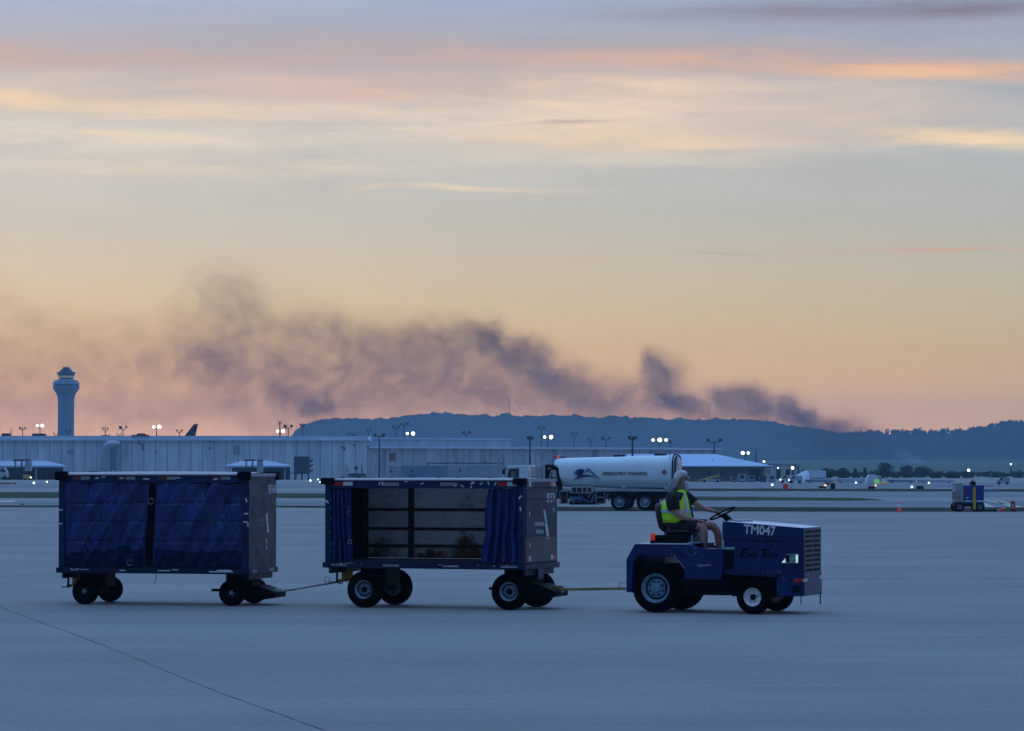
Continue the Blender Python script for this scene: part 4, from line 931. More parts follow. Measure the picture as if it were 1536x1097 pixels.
bd = MB().loft([((.272, -.03, 1.955), (0, .060, 0), (.034, 0, .014)), ((.285, -.03, 1.925), (0, .056, 0), (.036, 0, .010)), ((.285, -.03, 1.885), (0, .048, 0), (.032, 0, .006)), ((.275, -.03, 1.835), (0, .034, 0), (.020, 0, .004)), ((.268, -.03, 1.80), (0, .015, 0), (.008, 0, .002))], 20)
bd.v = [tuple(Vector(v)+Vector((.006*noise.noise(Vector(v)*50), .004*noise.noise(Vector(v)*60+Vector((5, 0, 0))), 0))) for v in bd.v]
bd.build('beard', mat('grey_beard', (.50, .52, .55), .8, var=.3, vs=30), bo)
g = MB()
for s_ in (-1, 1):
    g.loft([((.300, -.03+.034*s_, 2.024), (0, .029, 0), (.003, 0, .002)), ((.306, -.03+.034*s_, 2.008), (0, .030, 0), (.003, 0, .004)), ((.300, -.03+.034*s_, 1.992), (0, .024, 0), (.003, 0, .002))], 12)
    g.tube([(.300, -.03+.066*s_, 2.018), (.27, -.03+.085*s_, 2.018), (.215, -.03+.098*s_, 2.012)], .004, 6)
g.build('sunglasses', mat('dark_lenses', (.01, .01, .012), .1, spec=.8), bo)
# T-shirt: torso and two sleeves
S = MB().loft([((.10, -.03, 1.28), (.155, 0, 0), (0, .205, 0)), ((.10, -.03, 1.42), (.172, 0, 0), (0, .210, 0)), ((.105, -.03, 1.56), (.160, 0, 0), (0, .215, 0)), ((.125, -.03, 1.68), (.135, 0, .01), (0, .215, 0)),
                ((.145, -.03, 1.76), (.105, 0, .02), (0, .185, 0)), ((.165, -.03, 1.805), (.075, 0, .02), (0, .105, 0)), ((.178, -.03, 1.835), (.066, 0, .02), (0, .070, 0))], 26)
S.loft([((.12, -.12, 1.745), (.085, 0, .02), (0, -.015, .065)), ((.125, -.225, 1.735), (.098, 0, .02), (0, -.04, .062)), ((.135, -.278, 1.68), (.094, 0, .02), (0, -.070, .030)), ((.150, -.296, 1.60), (.088, 0, .02), (0, -.076, .010)), ((.168, -.305, 1.53), (.082, 0, .02), (0, -.070, .006))], 18)
S.loft([((.15, .06, 1.745), (.08, 0, .02), (0, .03, .06)), ((.17, .155, 1.745), (.082, 0, .02), (0, .03, .06)), ((.225, .205, 1.69), (.055, 0, .045), (0, .06, .02)), ((.30, .225, 1.635), (.04, 0, .05), (0, .058, 0))], 18)
S.build('t_shirt', shirtM, man)
vs_ = [((.110, -.03, 1.335), (.215, 0, .0), (0, .230, 0)), ((.115, -.03, 1.42), (.225, 0, 0), (0, .236, 0)), ((.105, -.03, 1.55), (.205, 0, 0), (0, .226, 0)), ((.118, -.03, 1.65), (.175, 0, .01), (0, .205, 0)), ((.132, -.03, 1.72), (.132, 0, .018), (0, .172, 0)), ((.145, -.03, 1.775), (.108, 0, .02), (0, .148, 0)), ((.160, -.03, 1.815), (.088, 0, .024), (0, .110, 0))]
vb = MB().loft(vs_, 36, caps=False)
vb.v = [tuple(Vector(v)+Vector((0, 0, 0))+(Vector(v)-Vector((.11, -.03, v[2]))).normalized()*(.010*noise.noise(Vector(v)*9)+.006*noise.noise(Vector(v)*22))) for v in vb.v]
vo = vb.build('safety_vest', vestM, man); md = vo.modifiers.new('solid', 'SOLIDIFY'); md.thickness = .006
tb = MB()
tb.loft([((.108, -.03, 1.485), (.222, 0, 0), (0, .243, 0)), ((.106, -.03, 1.535), (.214, 0, 0), (0, .241, 0))], 36, caps=False)
def vest_x(y, z, sg):
    for (c0, a0_, b0), (c1, a1_, b1) in zip(vs_, vs_[1:]):
        if c0[2] <= z <= c1[2]:
            t_ = (z-c0[2])/(c1[2]-c0[2]); cx_ = c0[0]*(1-t_)+c1[0]*t_; ax_ = a0_[0]*(1-t_)+a1_[0]*t_; by_ = b0[1]*(1-t_)+b1[1]*t_
            return cx_+sg*(ax_+.010)*math.sqrt(max(.02, 1-((y+.03)/(by_+.01))**2))
for yy, sg in ((-.145, 1), (.085, 1), (-.145, -1), (.085, -1)):
    vv = []; zs_ = [1.34+.0475*i for i in range(10)]
    for z in zs_:
        k = max(0, (z-1.6)/.2); yq = -.03+(yy+.03)*(1-.42*k)
        vv += [(vest_x(yq-.022, z, sg), yq-.022, z), (vest_x(yq+.022, z, sg), yq+.022, z)]
    tb.add(vv, [(2*i, 2*i+1, 2*i+3, 2*i+2) for i in range(9)], True)
tb.build('reflective_stripe', tapeM, vo)
z_ = MB().tube([(vest_x(-.03, z, 1)-.004, -.03, z) for z in (1.34, 1.42, 1.5, 1.58, 1.66, 1.74, 1.80)], .013, 6); z_.build('zip', shirtM, vo)
# shorts
sh = MB().loft([((.105, -.03, 1.385), (.200, 0, 0), (0, .215, 0)), ((.10, -.03, 1.30), (.205, 0, 0), (0, .235, 0)), ((.12, -.03, 1.235), (.16, 0, 0), (0, .22, 0))], 26)
sh.loft([((.08, -.14, 1.30), (0, .105, .0), (-.02, 0, .105)), ((.26, -.155, 1.30), (0, .105, 0), (0, 0, .102)), ((.43, -.18, 1.295), (0, .100, 0), (.01, 0, .094)), ((.485, -.187, 1.29), (0, .102, 0), (.02, 0, .095))], 22)
sh.loft([((.08, .08, 1.30), (0, .105, .0), (-.02, 0, .105)), ((.26, .09, 1.30), (0, .105, 0), (0, 0, .102)), ((.45, .115, 1.295), (0, .10, 0), (.01, 0, .094)), ((.52, .12, 1.29), (0, .102, 0), (.02, 0, .095))], 22)
sh.build('shorts', shortM, man)
for x, y in ((.60, -.20), (.76, .13)):
    MB().loft([((x-.05, y, .75), (0, .042, 0), (0, 0, .045)), ((x+.0, y, .76), (0, .046, 0), (0, 0, .060)), ((x+.08, y, .745), (0, .048, 0), (0, 0, .045)), ((x+.17, y, .732), (0, .042, 0), (0, 0, .028)), ((x+.20, y, .728), (0, .02, 0), (0, 0, .014))], 16).build('shoe', shoeM, man)
sbt = MB(); pts = [(.02, -.262, 1.16), (.08, -.268, 1.25), (.14, -.262, 1.34), (.17, -.25, 1.40)]
for i in range(3):
    a, c_ = Vector(pts[i]), Vector(pts[i+1]); sbt.add([a+Vector((-.016, -.004, .008)), a+Vector((.016, -.004, -.008)), c_+Vector((.016, -.004, -.008)), c_+Vector((-.016, -.004, .008))], [(0, 1, 2, 3)])
o = sbt.build('seat_belt', mat('faded_red_webbing', (.12, .035, .035), .8), tr); md = o.modifiers.new('solid', 'SOLIDIFY'); md.thickness = .004

# the driver is heavily built: widen the torso, leaving head, hands and feet where they are
def _sm(x): x = max(0, min(1, x)); return x*x*(3-2*x)
def kids_(o):
    for c in o.children:
        yield c; yield from kids_(c)
for o in kids_(man):
    if o.type != 'MESH': continue
    for v in o.data.vertices:
        w_ = _sm((.62-v.co.x)/.3)*_sm((1.88-v.co.z)/.10)*_sm((v.co.z-1.15)/.15)
        v.co.x += .13*(v.co.x-.06)*w_; v.co.y += .07*(v.co.y+.03)*w_
# the nose is a little shorter than first measured
def all_kids(o):
    for c in o.children:
        yield c; yield from all_kids(c)
for o in list(all_kids(tr)):
    if o.type == 'MESH' and o.parent and o.parent.type == 'MESH' or (o.type == 'MESH' and o.parent == tr):
        for v in o.data.vertices:
            if v.co.x > 1.78: v.co.x = 1.78+(v.co.x-1.78)*.82

# ---------------- airport buildings ----------------
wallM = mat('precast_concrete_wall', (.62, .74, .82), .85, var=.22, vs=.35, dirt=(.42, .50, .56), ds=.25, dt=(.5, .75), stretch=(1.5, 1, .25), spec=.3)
wallD = mat('darker_concrete_wall', (.48, .54, .62), .85, var=.22, vs=.35, dirt=(.27, .29, .33), ds=.25, stretch=(1.5, 1, .25), spec=.3)  # greyer, darker concrete for the wing and storage block
fasM = mat('roof_fascia', (.60, .76, .88), .5, var=.12, vs=.1)
roofB = mat('pale_blue_roof', (.36, .58, .82), .5, var=.12, vs=.2)
gapM = mat('panel_joint', (.24, .29, .34), .9)
canM = mat('canopy_roof_sheet', (.30, .46, .62), .5, var=.12, vs=.2)
galvM = mat('galvanised_duct', (.36, .44, .50), .45, .3, var=.15, vs=.6)
winM = mat('dark_window', (.012, .018, .028), .15, spec=.6)
darkM = mat('dark_equipment', (.012, .018, .03), .7, var=.4, vs=1)
poleM = mat('mast_paint', (.02, .03, .045), .6)
blueM = mat('dull_blue_steel', (.035, .075, .13), .55, var=.3, vs=.8)
contM = mat('grey_blue_container', (.16, .27, .40), .6, var=.2, vs=.5)
contL = mat('pale_container', (.34, .42, .52), .6, var=.2, vs=.5)
yelM = mat('safety_yellow', (.55, .40, .03), .5, var=.2)
offM = mat('off_white_paint', (.48, .52, .56), .5, var=.15)
tentM = mat('white_tent_fabric', (.62, .74, .85), .7, var=.12, vs=.5)

def frame_on(p0, d0, p1, d1):
    a = Vector((X(p0, d0), d0, 0)); b_ = Vector((X(p1, d1), d1, 0)); return a, math.atan2(b_.y-a.y, b_.x-a.x), (b_-a).length
def panels(mb, gp_, L_, z0, z1, w_, depth=.25):
    n_ = max(1, round(L_/w_)); w_ = L_/n_
    for i in range(n_): mb.box(i*w_+.06, (i+1)*w_-.06, 0, depth, z0, z1)
    gp_.box(0, L_, .10, depth+12, z0, z1-.02)
a, ang, L_ = frame_on(-260, 640, 551, 640)
term = thing('terminal_building', 'long low grey terminal of concrete wall panels behind both carts', 'building', a, ang)
k = L_/(551+260)
def tx(p): return (p+260)*k
def tz(y, d=640): return Z(y, d)
mb, gpm = MB(), MB(); panels(mb, gpm, L_, 0, tz(661), 2.35); mb.build('wall', wallM, term); gpm.build('wall_core', gapM, term)
b = MB().box(-.3, L_+.3, -.55, 13, tz(661)+.002, tz(659.2)).box(-.2, L_+.2, -.35, 12.8, tz(659.2), tz(655)); b.build('fascia', fasM, term)
MB().box(-.2, L_+.2, -.30, 12.8, tz(655)+.002, tz(654)).build('roof', roofB, term)
# lower section receding to the right, and its set-back upper storey
a2, ang2, L2_ = frame_on(551, 641, 1078, 702); c_, s_ = math.cos(ang2-ang), math.sin(ang2-ang)
wing = thing('terminal_wing', 'lower darker terminal wing running off to the right behind the fuel truck', 'building', a2, ang2)
k2 = L2_/(1078-551)
def wx_(p):
    # where the sight line at photo column p meets the wing wall
    t_ = (p-CX)/F; dx, dy = math.cos(ang2), math.sin(ang2); return (t_*a2.y-a2.x)/(dx-t_*dy)
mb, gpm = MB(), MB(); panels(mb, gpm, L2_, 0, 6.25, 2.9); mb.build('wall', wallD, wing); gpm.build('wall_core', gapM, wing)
MB().box(0.1, L2_+.3, -.5, 13, 6.255, 6.62).build('fascia', fasM, wing)
MB().box(.1, L2_+.2, -.4, 12, 6.622, 6.72).build('roof', roofB, wing)
mb = MB().box(.2, wx_(841), 17, 30, 0, 8.3); mb.build('upper_storey', wallM, wing); MB().box(.1, wx_(841)+.3, 16.7, 30, 8.302, 8.62).build('upper_fascia', fasM, wing)
for i, p in enumerate((661, 681, 701.6, 721.7, 742, 783)):
    q = wx_(p); MB().loft([((q, -.02, 5.05), (.45, 0, 0), (0, 0, .20)), ((q, -.22, 5.0), (.34, 0, 0), (0, 0, .14))], 14).build('wall_lamp', offM, wing)
# openings, vents and ducts on the terminal
def opening(par, x0, x1, z0, z1, m_, nm, louv=0):
    f = MB().box(x0-.12, x1+.12, -.06, -.002, z0-.12, z1+.12).build(nm+'_frame' if nm != 'window' else 'window', galvM, par)
    q = MB().box(x0, x1, -.10, -.062, z0, z1)
    for i in range(louv): zz = z0+(z1-z0)*(i+.5)/louv; q.box(x0, x1, -.16, -.10, zz-.04, zz+.02)
    q.build('pane' if nm == 'window' else 'louvre', m_, f)
opening(term, tx(351), tx(359.5), tz(681), tz(669.8), contL, 'vent', 6)
opening(term, tx(102), tx(109), tz(681), tz(676), contL, 'vent', 3)
opening(wing, wx_(584), wx_(593), 3.75, 5.35, winM, 'window', 0)
opening(wing, wx_(811), wx_(818), 4.2, 5.6, contL, 'vent', 4)
dz0 = 0
x0, x1 = tx(153.5), tx(168)
b = MB().box(x0, x1, -2.6, -.6, 0, tz(683))
pts = [((x0+x1)/2, -1.6, tz(684)), ((x0+x1)/2, -1.6, tz(676)), ((x0+x1)/2+.25, -1.6, tz(671)), ((x0+x1)/2+.9, -1.6, tz(667.6)), ((x0+x1)/2+1.9, -1.6, tz(667)), ((x0+x1)/2+2.7, -1.6, tz(668.2))]
b.tube(pts, [.98, .98, 1.0, .98, .80, .72], 20)
b.build('duct', galvM, term)
b = MB().box(tx(168.5), tx(175), -1.8, -.6, 0, tz(674)); b.build('duct_return', contM, term)
b = MB().tube([(tx(209), -.65, tz(660.5)), (tx(209), -.65, tz(665.5)), (tx(215), -.65, tz(667)), (tx(215), -.65, tz(676))], .14, 6).box(tx(198), tx(224), -.7, .4, tz(654)+.01, tz(652.6)).box(tx(206), tx(218), -.6, 1, tz(652.6), tz(650.4)); b.build('rooftop_drain', darkM, term)
b = MB().box(tx(0), tx(10), 2, 6, tz(654)+.01, tz(650.2)); b.build('rooftop_unit', darkM, term)
b = MB().box(tx(46), tx(63), 2, 6, tz(654)+.01, tz(650.4)); b.build('rooftop_unit', darkM, term)
b = MB().box(tx(150), tx(160), 3, 6, tz(654)+.01, tz(652.6)); b.build('rooftop_unit', darkM, term)
b = MB().box(tx(527), tx(533), 3, 6, tz(654)+.01, tz(652.3)); b.build('rooftop_unit', darkM, term)
b = MB().box(tx(1), tx(3), -.3, 0, 0, .1); 
for (p, y) in ((234.5, 678), (272, 673.5), (314, 672), (318, 671), (513, 669), (515.5, 672), (531, 667), (532.5, 674)):
    pass
for (p, y) in ((234.5, 678.5), (315, 672.5), (513, 671), (517, 673), (531.5, 668)): MB().box(tx(p)-.14, tx(p)+.14, -.2, -.003, tz(y)-.18, tz(y)+.18).build('wall_fitting', darkM, term)

def canopy(label, p0, p1, pr0, pr1, d, legs):
    x0, x1 = X(p0, d), X(p1, d); xm = (x0+x1)/2
    t = thing('gate_canopy', label, 'canopy', (xm, d, 0), 0, 'loading canopies along the terminal')
    ze, zr = Z(699, d), Z(691.4, d); h0, h1, r0, r1 = x0-xm, x1-xm, X(pr0, d)-xm, X(pr1, d)-xm
    b = MB().add([(h0, -5, ze), (h1, -5, ze), (h1, 5, ze), (h0, 5, ze), (r0, 0, zr), (r1, 0, zr), (h0, -5, ze-.22), (h1, -5, ze-.22), (h1, 5, ze-.22), (h0, 5, ze-.22)],
                 [(0, 1, 5, 4), (1, 2, 5), (2, 3, 4, 5), (3, 0, 4), (0, 6, 7, 1), (1, 7, 8, 2), (2, 8, 9, 3), (3, 9, 6, 0), (6, 9, 8, 7)]); b.build('roof', canM, t)
    for lp_ in legs: q = X(lp_, d)-xm; MB().box(q-.14, q+.14, -4.6, -4.3, 0, ze-.22).build('leg', galvM, t)
    MB().box(h0+1.0, h1-.6, 3.2, 3.6, 0, ze-.3).build('back_wall', blueM, t)
    b = MB(); r = random.Random(int(p1))
    x = h0+1.4
    while x < h1-1.5:
        w_ = r.uniform(.8, 1.9); b.box(x, x+w_, 1.0, 2.6, 0, r.uniform(.7, 1.9), b=.05); x += w_+r.uniform(.1, .6)
    b.build('stored_equipment', darkM, t)
    return t
canopy('gate canopy with pale blue hipped roof at the left edge of the picture', -30, 96, 8, 70, 610, (-20, 8, 60))
canopy('gate canopy with pale blue hipped roof beyond the far end of the closed cart', 338, 438, 364, 403, 610, (347.5, 430))
def cabin(label, x0p, x1p, y0, y1, d, m_, extra=None, group=None):
    x0, x1 = X(x0p, d), X(x1p, d); w2 = (x1-x0)/2; z0, z1 = max(0, Z(y1, d)), Z(y0, d)
    t = thing('equipment_tower', label, 'equipment tower', ((x0+x1)/2, d, 0), 0, group)
    MB().box(-w2, w2, -1.2, 1.2, z0, z1, b=.05).build('cabinet', m_, t)
    b = MB().box(-w2*.9, w2*.9, -1.25, -1.2, z1-.35, z1-.15)
    for sx_ in (-.8, .8): b.tube([(w2*sx_, -.9, 0), (w2*sx_, -.9, z1+.1)], .07, 6)
    b.build('frame', darkM, t)
    return t
cabin('slim grey equipment tower with dark top in front of the left canopy', 38.8, 47, 688.6, 707, 600, contL)
cabin('slim grey equipment tower with dark top in front of the canopy behind the carts', 386.4, 394.4, 689.4, 708, 600, contL)
t = thing('blue_container', 'upright dark blue container standing beside the canopy behind the carts', 'container', (X(453, 600), 600, 0))
w2 = (X(464, 600)-X(441.5, 600))/2
b = MB().box(-w2, w2, -1.4, 1.4, 1.1, Z(685, 600), b=.04)
for i in range(7): q = -w2+.2+i*(2*w2-.4)/6; b.box(q-.05, q+.05, -1.46, -1.4, 1.2, Z(685, 600)-.1)
b.build('body', blueM, t); b = MB()
for i in range(3): zz = 1.3+i*.95; b.prism([(w2, zz), (w2+.65, zz+.5), (w2+.65, zz+.75), (w2, zz+.4)], -1.2, 1.2)
b.build('side_chute', darkM, t); b = MB()
for q in (-w2+.15, 0, w2-.15): b.box(q-.08, q+.08, -1.2, 1.2, 0, 1.1)
b.box(-w2-1.3, -w2, -1, 1, 1.2, 1.35); b.tube([(-w2-1.25, -1, 0), (-w2-1.25, -1, 1.3)], .06, 6); b.build('stand', darkM, t)
# steelwork of the passenger walkways in front of the canopies
def gantry(label, p, d, y0, y1, w_):
    t = thing('service_gantry', label, 'gantry', (X(p, d), d, 0), 0, 'steel service gantries by the canopies')
    zt_ = Z(y0, d); b = MB()
    for q in (-w_, w_):
        b.tube([(q, 0, 0), (q, 0, zt_-.3)], .08, 6); b.tube([(q, 1.2, 0), (q, 1.2, zt_-.3)], .08, 6)
    b.tube([(-w_, 0, .6), (w_, 0, zt_-.5)], .05, 5); b.tube([(w_, 0, .6), (-w_, 0, zt_*.6)], .05, 5); b.tube([(-w_, 0, zt_*.55), (w_, 0, zt_*.55)], .06, 5)
    b.build('frame', darkM, t); MB().box(-w_*1.6, w_*1.7, -.1, 1.3, zt_-.3, zt_, b=.03).build('platform', darkM, t)
gantry('dark steel gantry with flat platform before the left canopy', 27.5, 600, 689.6, 719, .62); gantry('dark steel gantry with flat platform before the canopy behind the carts', 374, 600, 689.4, 719, .62)

# control tower
TD = 1385.0; kt = TD/F
ct = thing('control_tower', 'tall concrete airport control tower with flared top and glass cab at the left', 'control tower', (X(99, TD), TD, 0))
twM = mat('tower_concrete', (.20, .30, .40), .85, var=.15, vs=.1, stretch=(1, 1, .3))
twD = mat('tower_dark_band', (.045, .085, .15), .6, var=.2, vs=.3)
def tzz(y): return Z(y, TD)
def oct_(mb, prof, n_=8): return mb.lathe([(w_/2*kt*1.03, tzz(y)) for w_, y in prof], n_, 'Z', smooth=False)
oct_(MB(), [(24, 720), (24, 600), (26, 594), (31, 589), (37, 584.4), (38.5, 583.2)], 16).build('shaft', twM, ct)
oct_(MB(), [(39.5, 583.1), (39.5, 579.5), (35, 579.4), (35, 577.2), (40.6, 577.1), (40.6, 576.2), (33, 571), (22, 569)]).build('collar', twM, ct)
b = MB()
for i in range(8):
    a_ = 2*math.pi*(i+.5)/8; rr = 38.5/2*kt*1.03*math.cos(math.pi/8)+.03; M = Matrix.Rotation(a_+math.pi/2, 4, 'Z') @ Matrix.Translation((0, -rr, 0))
    b.box(-1.7, 1.7, -.06, .0, tzz(582), tzz(578), M) if i % 2 == 0 or True else None
b.build('dark_panel', twD, ct)
cabM = mat('tower_cab_glass', (.03, .06, .10), .1, spec=.7); cabL = mat('lit_cab_glass', (.25, .35, .32), .2, emit=(.50, .62, .45), es=.22)
oct_(MB(), [(20, 569), (20.5, 567.9), (26.5, 560.3)]).build('cab_glazing', cabM, ct)
b = MB()
for i in range(8):
    a_ = 2*math.pi*(i+.5)/8; M = Matrix.Rotation(a_+math.pi/2, 4, 'Z')
    r0, r1 = 21/2*kt*1.03*math.cos(math.pi/8)+.08, 24/2*kt*1.03*math.cos(math.pi/8)+.10
    for j in (-1, 0, 1): b.add([M @ Vector((j*.98-.40, -r0, tzz(567.2))), M @ Vector((j*.98+.40, -r0, tzz(567.2))), M @ Vector((j*1.05+.43, -r1, tzz(564))), M @ Vector((j*1.05-.43, -r1, tzz(564)))], [(0, 1, 2, 3)])
b.build('lit_window', cabL, ct)
oct_(MB(), [(26, 560.2), (27.5, 560), (27.5, 558.4), (18, 557.6), (17, 554.6), (11, 554.2), (10.5, 551.6), (6, 551.4), (6, 550.8), (.01, 550.7)]).build('roof', twD, ct)
b = MB()
for q, h_ in ((-1.4, 548.6), (.2, 549), (1.2, 548.4)): b.tube([(q, 0, tzz(551)), (q, 0, tzz(h_+.8))], .10, 5)
b.build('antenna', poleM, ct)

# airliner tail fin beyond the roof
FD = 660.0
fn = thing('aircraft_tail', 'dark swept aircraft tail fin showing above the terminal roof', 'aircraft', (X(285, FD), FD, 0))
kf = FD/F
b = MB().prism([((p-285)*kf, Z(y, FD)) for p, y in ((274, 658), (291, 636.6), (297.2, 636), (292.8, 655), (292.4, 660))], -.22, .22, b=.05); b.build('fin', mat('dark_tail_paint', (.012, .010, .02), .4), fn)
MB().loft([((-10, 0, 4.2), (0, 1.7, 0), (0, 0, 1.9)), ((-3, 0, 5.2), (0, 1.5, 0), (0, 0, 1.6)), ((2.5, 0, 6.2), (0, .9, 0), (0, 0, .9)), ((4.2, 0, 6.6), (0, .25, 0), (0, 0, .3))], 20).build('fuselage', offM, fn)
b = MB().prism([(-1.0, 6.0), (1.6, 6.2), (2.4, 6.3), (1.0, 6.15)], -4.5, 4.5, b=.02); b.build('stabiliser', offM, fn)

# pale-roofed cargo hall right of the fuel truck
HD = 520.0; kh = HD/F
hall = thing('cargo_hall', 'low cargo hall with wide pale blue hipped roof right of the fuel truck tank', 'building', (X(1050, HD), HD, 0))
def hx(p, d=HD): return X(p, d)-X(1050, HD)
e0, e1, zr, ze = hx(930), hx(1157.5), Z(681.8, HD+9)+.05, Z(699, HD)
b = MB().add([(e0, -1.5, ze), (e1, -1.5, ze), (e1, 22, ze), (e0, 22, ze), (hx(944), 10, zr), (hx(1080), 10, zr), (e0, -1.5, ze-.16), (e1, -1.5, ze-.16), (e1, 22, ze-.16), (e0, 22, ze-.16)],
             [(0, 1, 5, 4), (1, 2, 5), (2, 3, 4, 5), (3, 0, 4), (0, 6, 7, 1), (1, 7, 8, 2), (2, 8, 9, 3), (3, 9, 6, 0), (6, 9, 8, 7)]); b.build('roof', roofB, hall)
hwM = mat('cargo_hall_wall', (.20, .20, .20), .8, var=.2, vs=.6, dirt=(.13, .14, .15), ds=1, stretch=(2, 1, .3))
mb, gpm = MB(), MB(); M0 = len(mb.v)
n_ = 34; w_ = (hx(1150)-e0-.5)/n_
for i in range(n_): mb.box(e0+.5+i*w_+.03, e0+.5+(i+1)*w_-.03, 0, .2, 0, ze-.17)
mb.build('wall', hwM, hall); MB().box(e0+.5, hx(1150), .1, 20, 0, ze-.18).build('wall_core', gapM, hall)
for p0, p1, y0 in ((1124, 1141, 704), (1101, 1110, 713), (1062, 1066, 706)): MB().box(hx(p0), hx(p1), -.05, -.003, 0 if p0 > 1100 else 1.0, Z(y0, HD)).build('door', darkM, hall)
fr_ = mat('pink_white_frame', (.80, .62, .62), .5)
b = MB(); xa, xb, za, zb_ = hx(1144.5), hx(1155), Z(713, HD-3), Z(702.5, HD-3)
b.box(xa, xa+.14, -3.1, -3, za, zb_); b.box(xb-.14, xb, -3.1, -3, za, zb_); b.box(xa, xb, -3.1, -3, zb_-.14, zb_); b.box(xa, xb, -3.1, -3, za, za+.12); b.build('door_frame', fr_, hall)
b = MB().tube([(hx(1070), 4, Z(692, HD)), (hx(1072), 4, Z(689.4, HD))], .1, 5).box(hx(1069), hx(1076), 3.9, 4.1, Z(692, HD), Z(691, HD)); b.build('rooftop_fitting', darkM, hall)

t = thing('storage_block', 'flat roofed grey building just right of the cargo hall', 'building', (X(1176, 640), 640, 0))
w2 = 20.5/F*640; zt_ = Z(695.5, 640)
mb, gpm = MB(), MB(); 
for i in range(7): mb.box(-w2+i*2*w2/7+.04, -w2+(i+1)*2*w2/7-.04, 0, .2, 0, zt_)
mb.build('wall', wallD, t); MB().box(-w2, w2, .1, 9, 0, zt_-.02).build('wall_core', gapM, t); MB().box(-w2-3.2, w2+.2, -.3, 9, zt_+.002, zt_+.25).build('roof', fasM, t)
for i, q in enumerate((-1.6, .3)): MB().box(q, q+.9, -.05, -.003, 0, 2.0).build('door', darkM, t)
b = MB().box(w2-1.6, w2+.1, -1.6, -1.35, 2.3, 2.55).box(w2-.2, w2+.1, -1.6, -1.35, 0, 2.3); b.build('door_surround', darkM, t)

# small ground equipment by the cargo hall: each stands on its own
def crate(label, p0, p1, y0, d, m_, cat='equipment cabinet', name='equipment_cabinet', win=True):
    x0, x1 = X(p0, d), X(p1, d); w2 = (x1-x0)/2; h_ = Z(y0, d)
    t = thing(name, label, cat, ((x0+x1)/2, d, 0))
    MB().box(-w2, w2, -.7, .7, .12, h_, b=.03).build('body', m_, t)
    MB().box(-w2*.8, w2*.8, -.6, .6, 0, .12).build('base', darkM, t)
    if win: MB().box(-w2*.55, w2*.5, -.73, -.702, h_*.45, h_*.88).build('panel', darkM, t)
    return t
crate('pale grey cabinet against the cargo hall, tallest of its row', 1107, 1118.5, 711.5, 505, contL)
crate('blue grey cabinet right beside the tall pale one', 1122, 1132, 713, 505, contM)
crate('wide dark cabinet under the cargo hall door', 1138.5, 1149, 714, 503, blueM)
crate('grey cabinet at the right end of the cargo hall', 1152, 1163, 713, 503, contL)
crate('low blue generator left of the tall pale cabinet', 1096, 1105, 715.5, 505, contM, 'generator', 'generator')
t = thing('belt_loader', 'yellow belt loader with raised dark end against the cargo hall wall', 'belt loader', (X(1066, 495), 495, 0)); kk = 495/F
b = MB().prism([(-20*kk, .35), (16*kk, 1.25), (16*kk, 1.0), (-20*kk, .15)], -.45, .45, b=.02); b.build('conveyor', yelM, t)
MB().box(13.5*kk, 19*kk, -.5, .5, .9, 1.75, b=.05).build('cab', darkM, t); b = MB().box(-12*kk, 14*kk, -.7, .7, .18, .45, b=.03); b.build('chassis', offM, t)
for q in (-10*kk, 10*kk):
    for y_ in (-.62, .62): MB().lathe([(.001, -.1), (.2, -.1), (.2, .1), (.001, .1)], 16, 'Y', c=(q, y_, .2)).build('wheel', rubberM, t)

# tents, vans and airfield signs on the right
t = thing('arched_tent', 'white fabric tent with rounded left end and flat long side', 'tent', (X(1212, 500), 500, 0)); kk = 500/F
def arch(u, v): a_ = math.pi*v; return ((-23+u*0)*kk+u*22*kk-math.sin(a_)*0, 3.0-6*v, .05+1.78*math.sin(a_)*(.30+.70*math.sin(u*math.pi/2)))
b = MB().grid(arch, 14, 20); b.build('dome_end', tentM, t)
b = MB().prism([(-1*kk, 0), (-1*kk, 1.8), (24*kk, 1.8), (24*kk, 0)], -3, 3, b=.05); b.build('body', tentM, t); MB().box(0, 23*kk, -3.03, -3.002, .55, .72).build('stripe', contM, t)
for i, (p0, p1, y0) in enumerate(((1207, 1250, 719.2), (1254, 1296, 718.4), (1330, 1372, 719.4), (1376, 1430, 719.8))):
    d = 470; xm = X((p0+p1)/2, d); w2 = (p1-p0)/2/F*d; h_ = Z(y0, d)
    t = thing('low_trailer', ('low pale trailer in front of the arched tent', 'low pale trailer between the arched tent and the dome tent', 'low pale trailer right of the yellow barrier', 'low pale trailer furthest right of its row')[i], 'trailer', (xm, d, 0), 0, 'low pale trailers in a row')
    MB().box(-w2, w2, -.8, .8, .12, h_, b=.04).build('body', contL, t)
    r = random.Random(i)
    for q in range(9): xq = -w2+.2+q*(2*w2-.5)/9; MB().box(xq, xq+r.uniform(.15, .35), -.83, -.802, .2, h_-.08).build('side_panel', tentM if i % 2 else contM, t)
    for q in (-w2*.7, w2*.7): MB().lathe([(.001, -.06), (.12, -.06), (.12, .06), (.001, .06)], 12, 'Y', c=(q, -.75, .12)).build('wheel', rubberM, t)
DD = 445.0; kk = DD/F
t = thing('dome_tent', 'white faceted dome tent with bright green side panel', 'tent', (X(1307.5, DD), DD, 0))
b = MB().prism([(-10*kk, 0), (-8.5*kk, 8*kk), (-5*kk, 13.6*kk), (4*kk, 13.8*kk), (8*kk, 9*kk), (10.5*kk, 0)], -1, 1, b=.06); b.build('canvas', tentM, t)
MB().box(2.5*kk, 10*kk, -1.06, -1.003, .05, .62).build('green_panel', mat('lit_green_panel', (.20, .65, .18), .5, emit=(.25, .85, .22), es=.35), t)
